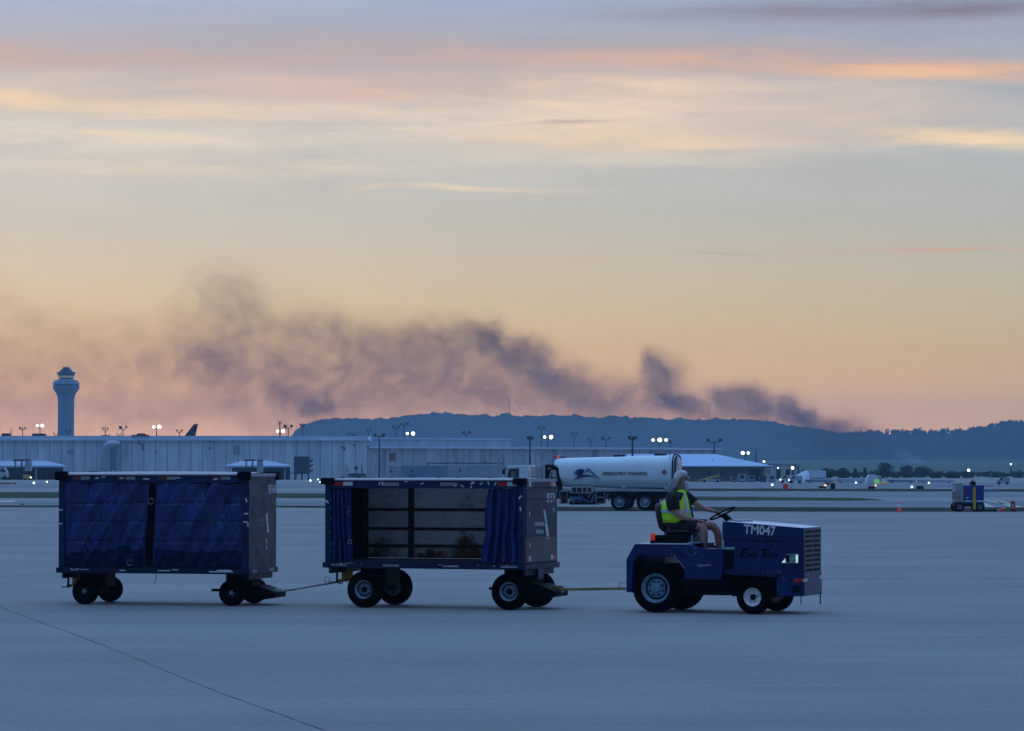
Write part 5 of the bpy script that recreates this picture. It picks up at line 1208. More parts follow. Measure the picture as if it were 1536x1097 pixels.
MB().prism([(8*kk, 0), (8*kk, 13*kk), (14.5*kk, 12.6*kk), (14.5*kk, 0)], .4, 1.4).build('rear_flap', contL, t)
t = thing('yellow_barrier', 'bright yellow low barrier beside the dome tent', 'barrier', (X(1326, 440), 440, 0)); b = MB()
for q in range(3): b.box(-.72+q*.5, -.27+q*.5, -.2, .2, .06, .24, b=.03)
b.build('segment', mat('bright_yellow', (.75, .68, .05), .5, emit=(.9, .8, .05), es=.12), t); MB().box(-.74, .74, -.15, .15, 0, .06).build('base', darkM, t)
def van(label, p, d, s_=1, lit=True, m_=offM):
    t = thing('parked_van', label, 'van', (X(p, d), d, 0), 0, 'service vehicles far across the apron')
    MB().prism([(-1.0*s_, .25*s_), (-1.0*s_, .62*s_), (-.72*s_, .70*s_), (-.5*s_, 1.02*s_), (.95*s_, 1.05*s_), (1.02*s_, .3*s_)], -.5*s_, .5*s_, b=.04).build('body', m_, t)
    MB().prism([(-.70*s_, .70*s_), (-.48*s_, .97*s_), (-.1*s_, .98*s_), (-.1*s_, .70*s_)], -.515*s_, -.502*s_).build('window', winM, t)
    for q in (-.62*s_, .62*s_):
        for y_ in (-.45*s_, .45*s_): MB().lathe([(.001, -.07), (.2*s_, -.07), (.2*s_, .07), (.001, .07)], 14, 'Y', c=(q, y_, .2*s_)).build('wheel', rubberM, t)
    if lit: MB().lathe([(.001, 0), (.10, 0), (.09, -.05), (.001, -.06)], 12, 'Y', c=(-.9*s_, -.5*s_-.02, .45*s_)).build('headlight', lampM, t)
lampM = mat('lit_lamp', (.8, .8, .8), .3, emit=(.95, 1.0, .98), es=3.5)
lampW = mat('bright_floodlight', (.8, .8, .8), .3, emit=(1.0, .98, .90), es=7)
van('white van with lit headlamp left of the arched tent', 1180, 470, 1.1); van('white van with lit headlamp in front of the arched tent', 1192.5, 462, 1.05)
van('small dark van beside the airfield signs far right of the cargo hall', 1504, 430, .9, False, contL)
def sign(label, p0, p1, y0, y1, m_, ltr=None, cat='airfield sign'):
    d = D_(y1); w2 = (p1-p0)/2/F*d; h_ = Z(y0, d)
    t = thing('airfield_sign', label, cat, (X((p0+p1)/2, d), d, .012), 0, 'airfield signs on the grass strip')
    leg_ = h_*.18
    MB().box(-w2, w2, -.08, .08, leg_, h_, b=.015).build('panel', m_, t)
    for q in (-w2*.7, w2*.7): MB().box(q-.03, q+.03, -.04, .04, 0, leg_).build('leg', darkM, t)
    MB().box(-w2*.9, w2*.9, -.09, -.082, leg_+.03, h_-.03).build('face', ltr or m_, t)
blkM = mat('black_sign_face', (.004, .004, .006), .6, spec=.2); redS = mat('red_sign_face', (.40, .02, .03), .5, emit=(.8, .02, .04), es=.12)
sign('red square airfield sign beyond the tractor', 1174.3, 1182, 726.5, 735.2, redS)
sign('small pale marker post next to the red square sign', 1185.3, 1187.4, 729.5, 735, offM)
sign('black square airfield sign, tallest of the black ones', 1245.2, 1252.4, 725.3, 736, blkM)
sign('small black sign above another just left of the tall black sign', 1235.5, 1243.2, 724.4, 728.4, blkM)
sign('low black sign with a red glint left of the tall black sign', 1228, 1239, 729.6, 733.4, blkM)
sign('black sign with a red edge light right of the tall black sign', 1301.8, 1312, 729.8, 734.4, blkM)
sign('black sign midway between the orange cone and the service vehicle', 1374, 1385, 729.4, 734.6, blkM)
sign('long dark low box on the grass right of the service vehicle', 1475.5, 1496, 734, 739, contM)
for p, y, w_ in ((1234.5, 731.5, .09), (1312.2, 731.2, .07)): pass
def glow_light(label, p, y, col, s_, group, h_=.22):
    d = D_(y); t = thing('taxiway_light', label, 'taxiway light', (X(p, d), d, 0), 0, group)
    MB().tube([(0, 0, 0), (0, 0, h_)], .03*s_, 6).build('stem', darkM, t)
    MB().lathe([(.001, h_-.05*s_), (.085*s_, h_), (.10*s_, h_+.06*s_), (.06*s_, h_+.14*s_), (.001, h_+.17*s_)], 12, 'Z').build('globe', col, t)
blueL = mat('blue_taxi_lamp', (.2, .4, .9), .3, emit=(.35, .6, 1.0), es=3.0); whiteL = mat('white_taxi_lamp', (.8, .9, 1), .3, emit=(.8, .9, 1.0), es=3.0); redL = mat('red_lamp', (.8, .2, .1), .3, emit=(1.0, .35, .22), es=2.0)
G_ = 'taxiway edge lights'
for lb, p, y, m_, s_ in (('blue taxiway light left of the second black sign', 1367.5, 735, blueL, 1.3), ('pale taxiway light left of the red square sign', 1158, 731.5, whiteL, 1.3), ('white taxiway light left of the closed cart, nearer one', 51.3, 728.2, whiteL, 1.4),
                      ('white taxiway light just left of the closed cart', 71, 726, whiteL, 1.1), ('white taxiway light between the carts, leftmost', 465.8, 724, whiteL, 1.5), ('white taxiway light between the carts, highest', 477, 722, whiteL, 1.2), ('white taxiway light between the carts, lowest', 480.5, 726.5, whiteL, 1.1),
                      ('white taxiway light below the dome tent', 1283.5, 727.6, whiteL, 1.2), ('white taxiway light right of the yellow barrier', 1393, 727.8, whiteL, 1.2), ('red marker light on the low black sign', 1237.5, 732.6, redL, 1.5), ('red marker light beside the black sign right of the tall one', 1313, 732.4, redL, 1.2)):
    glow_light(lb, p, y, m_, s_, G_)
t = thing('striped_barrier', 'red barrier bar with yellow and black end at the left edge', 'barrier', (X(8, 425), 425, 0)); kk = 425/F
MB().box(-14*kk, 10*kk, -.1, .1, .06, .26, b=.02).build('bar', redM, t); MB().box(10*kk, 14*kk, -.11, .11, .06, .28, b=.02).build('end_cap', yelM, t); MB().box(14*kk, 16.5*kk, -.1, .1, .04, .25, b=.02).build('foot', darkM, t)
t = thing('marker_post', 'slim white marker post on black foot left of the closed cart', 'marker post', (X(34, 188), 188, 0))
MB().lathe([(.05, .05), (.045, .32), (.015, .34), (.012, .55), (.001, .55)], 12, 'Z').build('post', offM, t); MB().lathe([(.09, 0), (.09, .05), (.03, .06), (.001, .06)], 12, 'Z').build('foot', blackM, t)
t = thing('service_truck', 'white truck cab parked by the canopy at the left edge', 'truck', (X(4, 590), 590, 0))
MB().prism([(-1.6, .5), (-1.6, 2.3), (.5, 2.3), (1.0, 1.5), (1.1, .5)], -1, 1, b=.06).build('cab', offM, t); MB().prism([(-.2, 1.5), (-.2, 2.15), (.45, 2.15), (.8, 1.5)], -1.03, -1.002).build('window', winM, t)
for q in (-1.0, .6): MB().lathe([(.001, -.1), (.4, -.1), (.4, .1), (.001, .1)], 16, 'Y', c=(q, -.9, .4)).build('wheel', rubberM, t)
t = thing('yellow_tug', 'small yellow tug with lit lamp under the left canopy', 'tug', (X(42, 588), 588, 0))
MB().prism([(-.75, .2), (-.75, 1.0), (.2, 1.0), (.35, .7), (.8, .65), (.8, .2)], -.6, .6, b=.04).build('body', yelM, t); MB().lathe([(.001, 0), (.13, 0), (.10, -.06), (.001, -.07)], 12, 'Y', c=(.66, -.62, .5)).build('headlight', lampM, t)
for q in (-.45, .5): MB().lathe([(.001, -.08), (.2, -.08), (.2, .08), (.001, .08)], 14, 'Y', c=(q, -.58, .2)).build('wheel', rubberM, t)

# grey trailers parked beyond the open cart
for lb, p0, p1, y0, m_ in (('short pale grey box trailer seen above the open cart, leftmost', 583, 602.5, 699.2, contL), ('long blue grey box trailer above the open cart', 603.5, 671, 698.6, contM), ('long pale grey box trailer beside the fuel truck cab', 672, 752, 697.6, contL)):
    d = 600; w2 = (p1-p0)/2/F*d; h_ = Z(y0, d)
    t = thing('box_trailer', lb, 'trailer', (X((p0+p1)/2, d), d, 0), 0, 'box trailers in front of the terminal wing')
    MB().box(-w2, w2, -1.2, 1.2, .5, h_, b=.04).build('body', m_, t)
    b = MB(); 
    for q in range(3): b.box(-w2+.3+q*.0, w2-.3, -1.22, -1.202, .8+q*.7, .84+q*.7)
    b.build('side_rail', darkM, t)
    MB().lathe([(.001, -.03), (.22, -.03), (.24, 0), (.001, 0)], 14, 'Y', c=(-w2*.55, -1.21, h_-1.0)).build('vent_cap', darkM, t)
    for q in (-w2*.6, w2*.6): MB().lathe([(.001, -.1), (.4, -.1), (.4, .1), (.001, .1)], 16, 'Y', c=(q, -1.0, .4)).build('wheel', rubberM, t)
t = thing('roof_beam', 'long dark shelter beam over the box trailers', 'shelter', (X(700, 603), 603, 0))
w2 = 60/F*603; MB().box(-w2, w2, -1.2, 1.2, Z(695.8, 603), Z(694.2, 603)).build('beam', darkM, t)
for q in (-w2+.3, 0, w2-.3): MB().box(q-.08, q+.08, 1.0, 1.16, 0, Z(695.8, 603)).build('post', darkM, t)
# low-loader and steps seen above the open cart
t = thing('boarding_steps', 'pale boarding steps with dark mast lamps above the left end of the open cart', 'boarding steps', (X(523, 560), 560, 0)); kk = 560/F
b = MB().prism([(-14*kk, .5), (-4*kk, 2.2), (1*kk, 2.2), (1*kk, .5)], -.8, .8); b.build('stairs', offM, t); b = MB().box(0, 26*kk, -.9, .9, .6, 1.3, b=.03); b.build('deck', blueM, t)
b = MB().tube([(-3*kk, -.7, .5), (-3*kk, -.7, 2.8)], .07, 6).tube([(11*kk, -.7, 1.2), (11*kk, -.7, 2.3)], .06, 6).box(9*kk, 14*kk, -.8, -.5, 1.9, 2.5).tube([(20*kk, -.7, 1.0), (20*kk, -.7, 2.85)], .08, 6).tube([(23*kk, -.7, 1.0), (20*kk, -.7, 2.4)], .06, 6); b.build('mast', darkM, t)
for q in (-8*kk, 16*kk): MB().lathe([(.001, -.1), (.35, -.1), (.35, .1), (.001, .1)], 16, 'Y', c=(q, -.8, .35)).build('wheel', rubberM, t)
for lb, p in (('small white floodlight stand behind the closed cart, right one', 180.5), ('small white floodlight stand behind the closed cart, left one', 169.8)):
    t = thing('floodlight_stand', lb, 'floodlight stand', (X(p, 560), 560, 0), 0, 'floodlight stands before the duct')
    MB().tube([(0, 0, 0), (0, 0, 1.0), (.35 if p > 175 else 0, 0, 1.5)], .05, 6).build('stand', darkM, t)
    MB().loft([((.35 if p > 175 else 0, -.1, 1.75), (.22, 0, 0), (0, 0, .2)), ((.45 if p > 175 else .05, -.25, 1.8), (.16, 0, 0), (0, 0, .15))], 12).build('lamp_head', offM, t)

# light masts: (column, head row, distance, [(head offset px, row offset, lit?)], arm half-width px)
def mast(label, p, y, d, heads, base=0.0, lattice=False):
    t = thing('light_mast', label, 'light mast', (X(p, d), d, base), 0, 'floodlight masts around the terminal')
    k = d/F; zt_ = Z(y, d)-base
    MB().tube([(0, 0, 0), (0, 0, zt_-2.2*k)], [.22, .12], 8).build('pole', poleM, t)
    xs = [h_[0]*k for h_ in heads]
    if len(heads) > 1: MB().tube([(min(xs), 0, zt_-2.0*k-.0), (0, 0, zt_-3.2*k), (max(xs), 0, zt_-2.0*k)], .09, 6).build('crossarm', poleM, t)
    for i, h_ in enumerate(heads):
        ox, oy, lit, sz = h_; q = ox*k; zz = zt_-oy*k; r_ = sz*k/2*(.86 if lit else 1)
        hd = MB()
        if lit: hd.lathe([(.001, .35), (r_*.7, .3), (r_*1.02, .0), (r_*.98, -.02)], 16, 'Y', c=(q, 0, zz)).tube([(q, .1, zz-r_*.6), (q, 0, zz-2*k-.2)], .06, 5)
        else: hd.box(q-r_, q+r_, -.25, .25, zz-r_*.85, zz+r_*.85, Matrix.Translation((0, 0, 0)), b=.08).tube([(q, 0, zz-r_*.6), (q*.8, 0, zz-2*k-.25)], .07, 5)
        ho = hd.build('lamp_head', poleM, t)
        if lit: MB().lathe([(r_*.97, .0), (r_*.8, -.25), (r_*.45, -.42), (.001, -.48)], 16, 'Y', c=(q, -.02, zz)).build('lens', lampW, ho)
U = lambda o, s_=3.2, dy=0: (o, dy, False, s_); LIT = lambda o, s_=5, dy=0: (o, dy, True, s_)
T_ = 'behind the terminal roof'
mast('thin bare mast left of the leftmost floodlights', 16.6, 643, 900, [U(0, 1.2)])
mast('dark twin floodlight mast left of the lit pair near the control tower', 34, 642, 900, [U(-4), U(4, 2.6), U(0, 2.2, 1)])
mast('twin floodlight mast burning white just left of the control tower', 60, 638.8, 850, [LIT(-3.8, 4.4), LIT(3.6, 5.4)])
mast('low dark twin floodlight mast touching the left side of the control tower', 84, 650.4, 900, [U(-3, 2.2), U(3, 2.2)])
mast('faint twin floodlight mast in front of the control tower shaft', 102, 645, 1000, [U(-3.4, 2.6), U(3.4, 2.6)])
mast('dark twin floodlight mast first right of the control tower', 158, 642.6, 900, [U(-3.6, 2.6), U(4, 2.6), U(0, 1.8, -1)])
mast('dark floodlight mast above the big elbow duct with one square head', 184.6, 641.4, 880, [U(-4, 4.6), U(5, 3.0, -1)])
mast('very low dark twin mast between the two masts above the duct', 179, 650.6, 900, [U(-3, 1.8), U(3, 1.8)])
mast('twin floodlight mast burning white above the rooftop pipe', 235, 640.6, 820, [LIT(-4.2, 4.4, .3), LIT(4, 6.6)])
mast('dark twin floodlight mast just left of the tail fin', 269, 645.8, 880, [U(-3.4, 2.8), U(3.6, 3)])
mast('tall dark single floodlight mast rising over a lit pair left of the hill', 419.8, 634.6, 800, [U(0, 3.6)])
mast('twin floodlight mast burning white low at the left foot of the hill', 420.6, 647.1, 790, [LIT(-4.2, 4.4), LIT(4.2, 6)])
mast('dark twin floodlight mast right of the lit pair at the left foot of the hill', 432.5, 639.8, 800, [U(-4.6, 5), U(4.8, 4, -.6)])
mast('dark floodlight mast with wide head on the left slope of the hill', 453.6, 637.6, 900, [U(-2.2, 3.8), U(2.4, 3.8)])
mast('faint twin mast above the end of the high terminal roof', 525, 650.4, 950, [U(-2.6, 2.6), U(3, 2.6)])
mast('faint dark twin mast left of the roof step', 553, 645, 1000, [U(-3, 2.8), U(3.4, 2.8)])
mast('near twin floodlight mast fixed on the terminal wall at the roof step', 569, 652.6, 630, [U(-6.4, 4.2), U(6.2, 5.2)])
mast('faint dark twin mast right of the roof step', 595, 640.4, 1000, [U(-5, 3.6), U(3.4, 3), U(0, 2)])
mast('dark twin floodlight mast leaning heads left of the lit pair over the wing', 606, 635.6, 980, [U(-4.4, 3, .4), U(5.6, 3.6, -.6), U(1, 2)])
mast('twin floodlight mast burning white over the left of the lower wing', 615.4, 650.6, 840, [LIT(-4.4, 4.6), LIT(4.2, 6.2)])
mast('dark twin floodlight mast above the box trailers', 700, 649, 900, [U(-4.4, 4.6), U(4.6, 4.2, -.3)])
mast('near single square floodlight on a tall post above the truck cab', 795, 656.8, 560, [U(-2.4, 5), U(2.6, 5)])
mast('faint tall twin mast behind the lit pair above the tank front', 812, 641.4, 1050, [U(-4.4, 3, .3), U(4.4, 3), U(0, 2)])
mast('twin floodlight mast burning white above the front of the fuel tank', 821.6, 656, 820, [LIT(-4.6, 4.6), LIT(5, 6.6)])
mast('faint twin mast against the hill right of the lit pair', 861, 650.4, 1100, [U(-4, 2.8), U(4, 2.8), U(0, 1.8)])
mast('small faint twin mast above the tank logo', 886, 659, 950, [U(-2.4, 2.8), U(2.6, 2.4)])
mast('dark twin floodlight mast above the tank lettering', 909, 657.6, 850, [U(-5, 4.6), U(5, 3.6, -.4)])
mast('near tall post with twin square floodlights rising behind the tank', 948.6, 656.4, 500, [U(-4.4, 5), U(1.2, 4.6, .4), U(5.6, 3.6, -.3)])
mast('triple floodlight mast burning white above the rear of the tank', 989.6, 660.2, 820, [LIT(-10, 5, .2), LIT(0, 7.2), LIT(9.6, 5, .2)])
mast('single dark round head mast right of the triple lit one', 1005, 662.8, 820, [U(0, 4.4)])
mast('dark twin floodlight mast with wide crossarm at the end of the wing', 1071.2, 660.4, 640, [U(-9, 5), U(9.4, 5.2)])
mast('twin floodlight mast burning white above the cargo hall roof end', 1118, 679.8, 650, [LIT(-4, 6), LIT(4.2, 4.2)])
mast('plain thin pole right of the lit pair over the cargo hall', 1134, 673.6, 700, [U(0, 1.6)])
mast('small lit lamp post over the right end of the cargo hall', 1145.8, 692.4, 560, [LIT(0, 3.4), U(1, 3.4, -2.6)])
mast('small lit lamp post left of the arched tent', 1188.6, 702, 560, [LIT(0, 5)])
mast('tiny lit lamp on the storage block', 1167, 702, 630, [LIT(0, 1.8)])
mast('lit lamp post straight above the blue service vehicle', 1452.6, 705.6, 700, [LIT(0, 4.4)])
mast('small lit lamp post near the right edge of the field', 1516, 696.6, 900, [LIT(0, 2.6)])
mast('low lit lamp behind the yellow barrier, left one', 1343.8, 721.2, 520, [LIT(0, 3)])
mast('low lit lamp behind the yellow barrier, right one', 1363.2, 721.2, 520, [LIT(0, 3.6)])
# radio mast on the hill
RD = 3850.0; t = thing('radio_mast', 'thin lattice radio mast standing on the crest of the main hill', 'radio mast', (X(763.6, RD), RD, 62)); b = MB(); hz_ = Z(595.5, RD)-62
for q in (-.9, .9):
    for w_ in (-.9, .9): b.tube([(q, w_, 0), (q*.6, w_*.6, hz_)], .16, 5)
for i in range(9): z0_, z1_ = hz_*i/9, hz_*(i+1)/9; b.tube([(-.85, -.85, z0_), (.8, -.8, z1_)], .10, 4).tube([(.85, -.85, z0_), (-.8, -.8, z1_)], .10, 4)
b.build('lattice', mat('rust_red_lattice', (.16, .05, .04), .6), t); b = MB()
for i, zz in enumerate((hz_*.55, hz_*.75, hz_*.95)): b.lathe([(.001, -.2), (.9, -.3), (1.0, .3), (.001, .4)], 10, 'Z', c=(0, 0, zz))
b.build('dish', poleM, t)

# ---------------- fuel truck ----------------
FT = R(11); FDist = 163.0; ft = thing('fuel_truck', 'white aircraft fuel tanker lettered ABSOLUTELY ATLANTIC parked behind the tractor', 'fuel truck', (X(900, FDist), FDist, 0), -FT)
kq = FDist/F/math.cos(FT)
def fx(p): return (p-900)*kq
def fz(y): return Z(y, FDist)
tankM = mat('tank_white_paint', (.76, .92, .99), .38, var=.06, vs=.6, dirt=(.58, .74, .86), ds=.8, dt=(.55, .8), spec=.4)
def tank_sec(x, zc, rz_, ry):
    n_ = 36; pts = []
    for k in range(n_):
        a_ = 2*math.pi*k/n_; c__, s__ = math.cos(a_), math.sin(a_); e = .68
        pts.append((x, ry*math.copysign(abs(c__)**e, c__), zc+rz_*math.copysign(abs(s__)**e, s__)))
    return pts
secs = [(fx(834.5), fz(690), .05, .1), (fx(836), fz(706), .58, .90), (fx(842), fz(708.6), .72, 1.08), (fx(850), fz(709), .745, 1.12), (fx(1000), fz(708.6), .87, 1.15), (fx(1012), fz(708.6), .885, 1.15)]
vs2 = []; fs2 = []
for i, q in enumerate(secs): vs2 += tank_sec(*q)
for i in range(len(secs)-1): fs2 += [(i*36+k, i*36+(k+1) % 36, (i+1)*36+(k+1) % 36, (i+1)*36+k) for k in range(36)]
fs2 += [tuple(range(36))[::-1]]
tank = MB().add(vs2, fs2, True).build('tank', tankM, ft, fix=True)
tz_c = fz(708.6)
v3 = []; 
for x_, sc_ in ((0, 1.0), (.10, .97), (.20, .80), (.26, .45)): v3 += [(fx(1012)+x_, p[1]*sc_, tz_c+(p[2]-tz_c)*sc_) for p in tank_sec(0, tz_c, .885, 1.15)]
f3 = [(i*36+k, i*36+(k+1) % 36, (i+1)*36+(k+1) % 36, (i+1)*36+k) for i in range(3) for k in range(36)]+[tuple(range(108, 144))]
MB().add(v3, f3, True).build('tank_end', mat('tank_end_paint', (.46, .48, .54), .35), tank, fix=True)
for x_, gr_ in ((.0, 1.035), (.14, .985)):
    MB().tube([(fx(1012)+x_, p[1]*gr_, tz_c+(p[2]-tz_c)*gr_) for p in tank_sec(0, tz_c, .885, 1.15)+tank_sec(0, tz_c, .885, 1.15)[:1]], .035, 6, caps=False).build('end_rim', blackM, tank)
b = MB()
for p in (840, 929, 990): b.box(fx(p)-.3, fx(p)+.3, -.25, .25, fz(686), {840: fz(685.6), 929: fz(682.6), 990: fz(680.4)}[p], b=.03)
b.build('tank_hatch', darkM, tank)
MB().box(fx(846), fx(1014), -1.05, 1.05, fz(736.5), fz(734.2)).build('tank_skirt', galvM, ft)
MB().box(fx(760), fx(1016), -.45, .45, .62, .98, b=.02).build('chassis_rail', blackM, ft)
b = MB()
for p in (933.7, 971.5):
    for y_ in (-1.02, 1.02):
        n_ = 14; P_ = [(fx(p)+.56*math.cos(math.pi*i/n_), .47+.52*math.sin(math.pi*i/n_)) for i in range(n_+1)]; Q_ = [(fx(p)+.51*math.cos(math.pi*i/n_), .47+.47*math.sin(math.pi*i/n_)) for i in range(n_+1)][::-1]
        for i in range(n_): b.add([(P_[i][0], y_-.18, P_[i][1]), (P_[i+1][0], y_-.18, P_[i+1][1]), (P_[i+1][0], y_+.18, P_[i+1][1]), (P_[i][0], y_+.18, P_[i][1])], [(0, 1, 2, 3)])
b.build('mudguard', blackM, ft)
rimT = mat('truck_rim_paint', (.30, .42, .55), .45, var=.2, vs=6)
for p in (933.7, 971.5, 788):
    for y_, sd_ in ((-1.0, -1), (1.0, 1)): wheel(ft, fx(p), y_, .45, .28, rimT, rimT, sd_, .60, 0, 8)
b = MB().tube([(fx(933.7), -.9, .45), (fx(933.7), .9, .45)], .08, 8).tube([(fx(971.5), -.9, .45), (fx(971.5), .9, .45)], .08, 8); b.build('axle', blackM, ft)
# control panel, steps, pump gear
b = MB().box(fx(861.5), fx(894.5), -1.12, -.6, fz(740), fz(729.6), b=.02); cp = b.build('control_panel', offM, ft); b = MB()
for p0, p1 in ((863.5, 870), (871.5, 878), (880, 885), (887, 892.5)): b.box(fx(p0), fx(p1), -1.14, -1.121, fz(738.5), fz(731.2))
b.build('gauge_window', darkM, cp)
def cage(p0, p1, y0, y1):
    b = MB(); xs = (fx(p0), fx(p1)); zs = (fz(y1), (fz(y0)+fz(y1))/2, fz(y0))
    for x_ in xs: b.tube([(x_, -1.1, zs[0]), (x_, -1.1, zs[2])], .028, 6)
    for z_ in zs: b.tube([(xs[0], -1.1, z_), (xs[1], -1.1, z_)], .028, 6)
    b.build('step_frame', steelM, ft); MB().box(xs[0]+.04, xs[1]-.04, -1.05, -.5, zs[0]+.02, zs[2]-.04, b=.02).build('tool_box', blackM, ft)
cage(845.5, 856.5, 737, 755); cage(899.5, 912, 737, 755)
MB().tube([(fx(866), -.9, .55), (fx(872), -.95, .62), (fx(877), -.9, .55)], .13, 10).tube([(fx(877), -.9, .6), (fx(884), -1.0, .5), (fx(890), -.9, .42), (fx(897), -.9, .5)], .05, 8).build('pump', mat('blue_pump_paint', (.03, .10, .30), .4), ft)
MB().box(fx(858), fx(898), -.8, .8, .30, .98, b=.04).build('equipment_bay', blackM, ft)
b = MB(); r = random.Random(9)
for k in range(16): x_ = fx(r.uniform(858, 925)); b.tube([(x_, -.98, r.uniform(.5, .95)), (x_+r.uniform(-.2, .3), -1.0, r.uniform(.3, .9))], r.uniform(.015, .035), 6)
b.build('pipework', greyrimM, ft)
MB().box(fx(937.5), fx(943), -1.19, -1.16, fz(732), fz(729.6)).build('side_lamp', offM, ft); MB().box(fx(1000), fx(1004.5), -1.2, -1.14, fz(733), fz(728.5)).build('side_lamp', offM, ft)
b = MB().tube([(fx(846), -1.0, fz(733)), (fx(843.5), -1.0, fz(714)), (fx(842), -1.0, fz(704)), (fx(838), -1.0, fz(701.4)), (fx(831), -1.0, fz(702))], .11, 8).tube([(fx(846), -1.0, fz(733)), (fx(847), -1.0, fz(745)), (fx(852), -1.0, fz(748))], .10, 8); b.build('hose_boom', blackM, ft)
b = MB().box(fx(822), fx(834), -.9, .9, .95, fz(697), b=.03); b.build('hose_reel_box', blackM, ft)
b = MB()
for p, y in ((803, 699), (806, 702), (809, 701), (812, 703), (816, 700), (819, 698)): b.tube([(fx(p), -.95, 1.0), (fx(p), -.95, fz(y))], .03, 6)
for z_ in (fz(702), fz(708), fz(715)): b.tube([(fx(802), -.95, z_), (fx(820), -.95, z_)], .02, 5)
b.build('ladder_rack', steelM, ft)
b = MB().tube([(fx(826), -1.0, 1.2), (fx(834), -1.0, fz(704))], .05, 6).tube([(fx(828), -1.0, fz(704)), (fx(836), -1.0, fz(700))], .04, 6).box(fx(834), fx(840), -1.1, -.9, fz(716), fz(706)); b.build('fuelling_arm', galvM, ft)
cbM = mat('cab_white_paint', (.62, .78, .92), .35, var=.06)
b = MB().prism([(fx(763), 1.0), (fx(763.5), fz(715)), (fx(766), fz(702)), (fx(768.5), fz(698.6)), (fx(798), fz(698)), (fx(800), 1.0)], -1.0, 1.0, b=.04); b.prism([(fx(742), .75), (fx(743.5), fz(719)), (fx(757), fz(716.5)), (fx(764), fz(715)), (fx(764), .75)], -.95, .95, b=.04)
cab = b.build('cab', cbM, ft)
MB().prism([(fx(766.4), fz(716)), (fx(768.6), fz(703.5)), (fx(784), fz(702.4)), (fx(784), fz(716.6))], -1.02, -1.002).build('window', mat('cab_glass', (.015, .035, .04), .1, spec=.5), cab)
MB().prism([(fx(772), fz(716)), (fx(773), fz(708)), (fx(777), fz(707)), (fx(779), fz(716))], -1.026, -1.021).build('seat_seen_through_window', mat('pale_headrest', (.10, .16, .18), .7), cab)
b = MB().box(fx(760.6), fx(763), -1.25, -1.05, fz(712), fz(704)).tube([(fx(762.5), -1.15, fz(704)), (fx(766), -1.0, fz(702.5))], .025, 6); b.build('mirror', blackM, cab)
b = MB().tube([(fx(749.5), -.8, fz(719)), (fx(754), -.8, fz(677))], .05, 6).tube([(fx(757), -.8, fz(719)), (fx(760), -.8, fz(677))], .05, 6)
for i in range(7): y = 682+i*5; b.tube([(fx(749.5+(719-y)/42*4.5), -.8, fz(y)), (fx(757+(719-y)/42*3), -.8, fz(y))], .03, 6)
b.tube([(fx(757), -.8, fz(677)), (fx(762), -.8, fz(683)), (fx(761), -.8, fz(700))], .05, 6); b.build('lift_ladder', galvM, ft)
MB().lathe([(.001, 0), (.07, 0), (.06, .12), (.001, .15)], 12, 'Z', c=(fx(838.5), -.3, fz(687.5))).build('beacon', mat('red_beacon', (.6, .05, .04), .3, emit=(1, .1, .05), es=.4), ft)
for p, y in ((1007.5, 681), (1018, 681)): MB().tube([(fx(p), -.9, fz(700)), (fx(p), -.9, fz(y))], .025, 6).build('guard_rail', galvM, ft)
# livery
logoD = mat('dark_blue_livery', (.012, .045, .16), .5); logoL = mat('light_blue_livery', (.05, .19, .36), .5)
def on_tank(x): return -1.155-.0
yy_ = -1.168
def lp_(poly, m_): b = MB().prism([(fx(p), fz(y)) for p, y in poly], yy_-.006, yy_+.03); b.build('livery_mark', m_, tank)
lp_([(882.5, 710), (887.5, 701.4), (906.5, 719.4), (897, 714.2), (888.5, 706.4)], logoL)
lp_([(867, 719.6), (873.5, 713.2), (880, 712.0), (889, 712.4), (898.5, 716.4), (889, 714.8), (880.5, 716)], logoD)
for i in range(5): a_ = R(150-22*i); x_, y_ = 875.5+math.cos(a_)*10, 711.5-math.sin(a_)*8; lp_([(877-i*.6, 713.5), (x_, y_), (x_+2.6, y_-.2), (880.5-i*.3, 712.4)], logoD)
lp_([(866.5, 708.8), (872, 711.2), (878, 712.6), (874, 713.8), (868.5, 711.8)], logoD)
write('ABSOLUTELY ATLANTIC.', .205, mat('grey_lettering', (.04, .06, .10), .5), tank, Matrix.Translation((fx(908.8), yy_-.004, fz(712.2))) @ Matrix.Rotation(R(90), 4, 'X'), thick=.06, sx=.96, space=1.09)
pl_ = MB().prism([(fx(1000.2), fz(712.8)), (fx(1004.8), fz(708.2)), (fx(1000.2), fz(703.6)), (fx(995.6), fz(708.2))], yy_-.01, yy_+.02).build('hazard_placard', mat('placard_red', (.36, .05, .07), .5), tank)
b = MB()
for ox, oy in ((0, 2.1), (0, -2.1), (2.1, 0), (-2.1, 0)): b.prism([(fx(1000.2+ox), fz(708.2+oy+1)), (fx(1000.2+ox+1.1), fz(708.2+oy)), (fx(1000.2+ox), fz(708.2+oy-1)), (fx(1000.2+ox-1.1), fz(708.2+oy))], yy_-.016, yy_-.011)
b.build('placard_squares', offM, pl_)

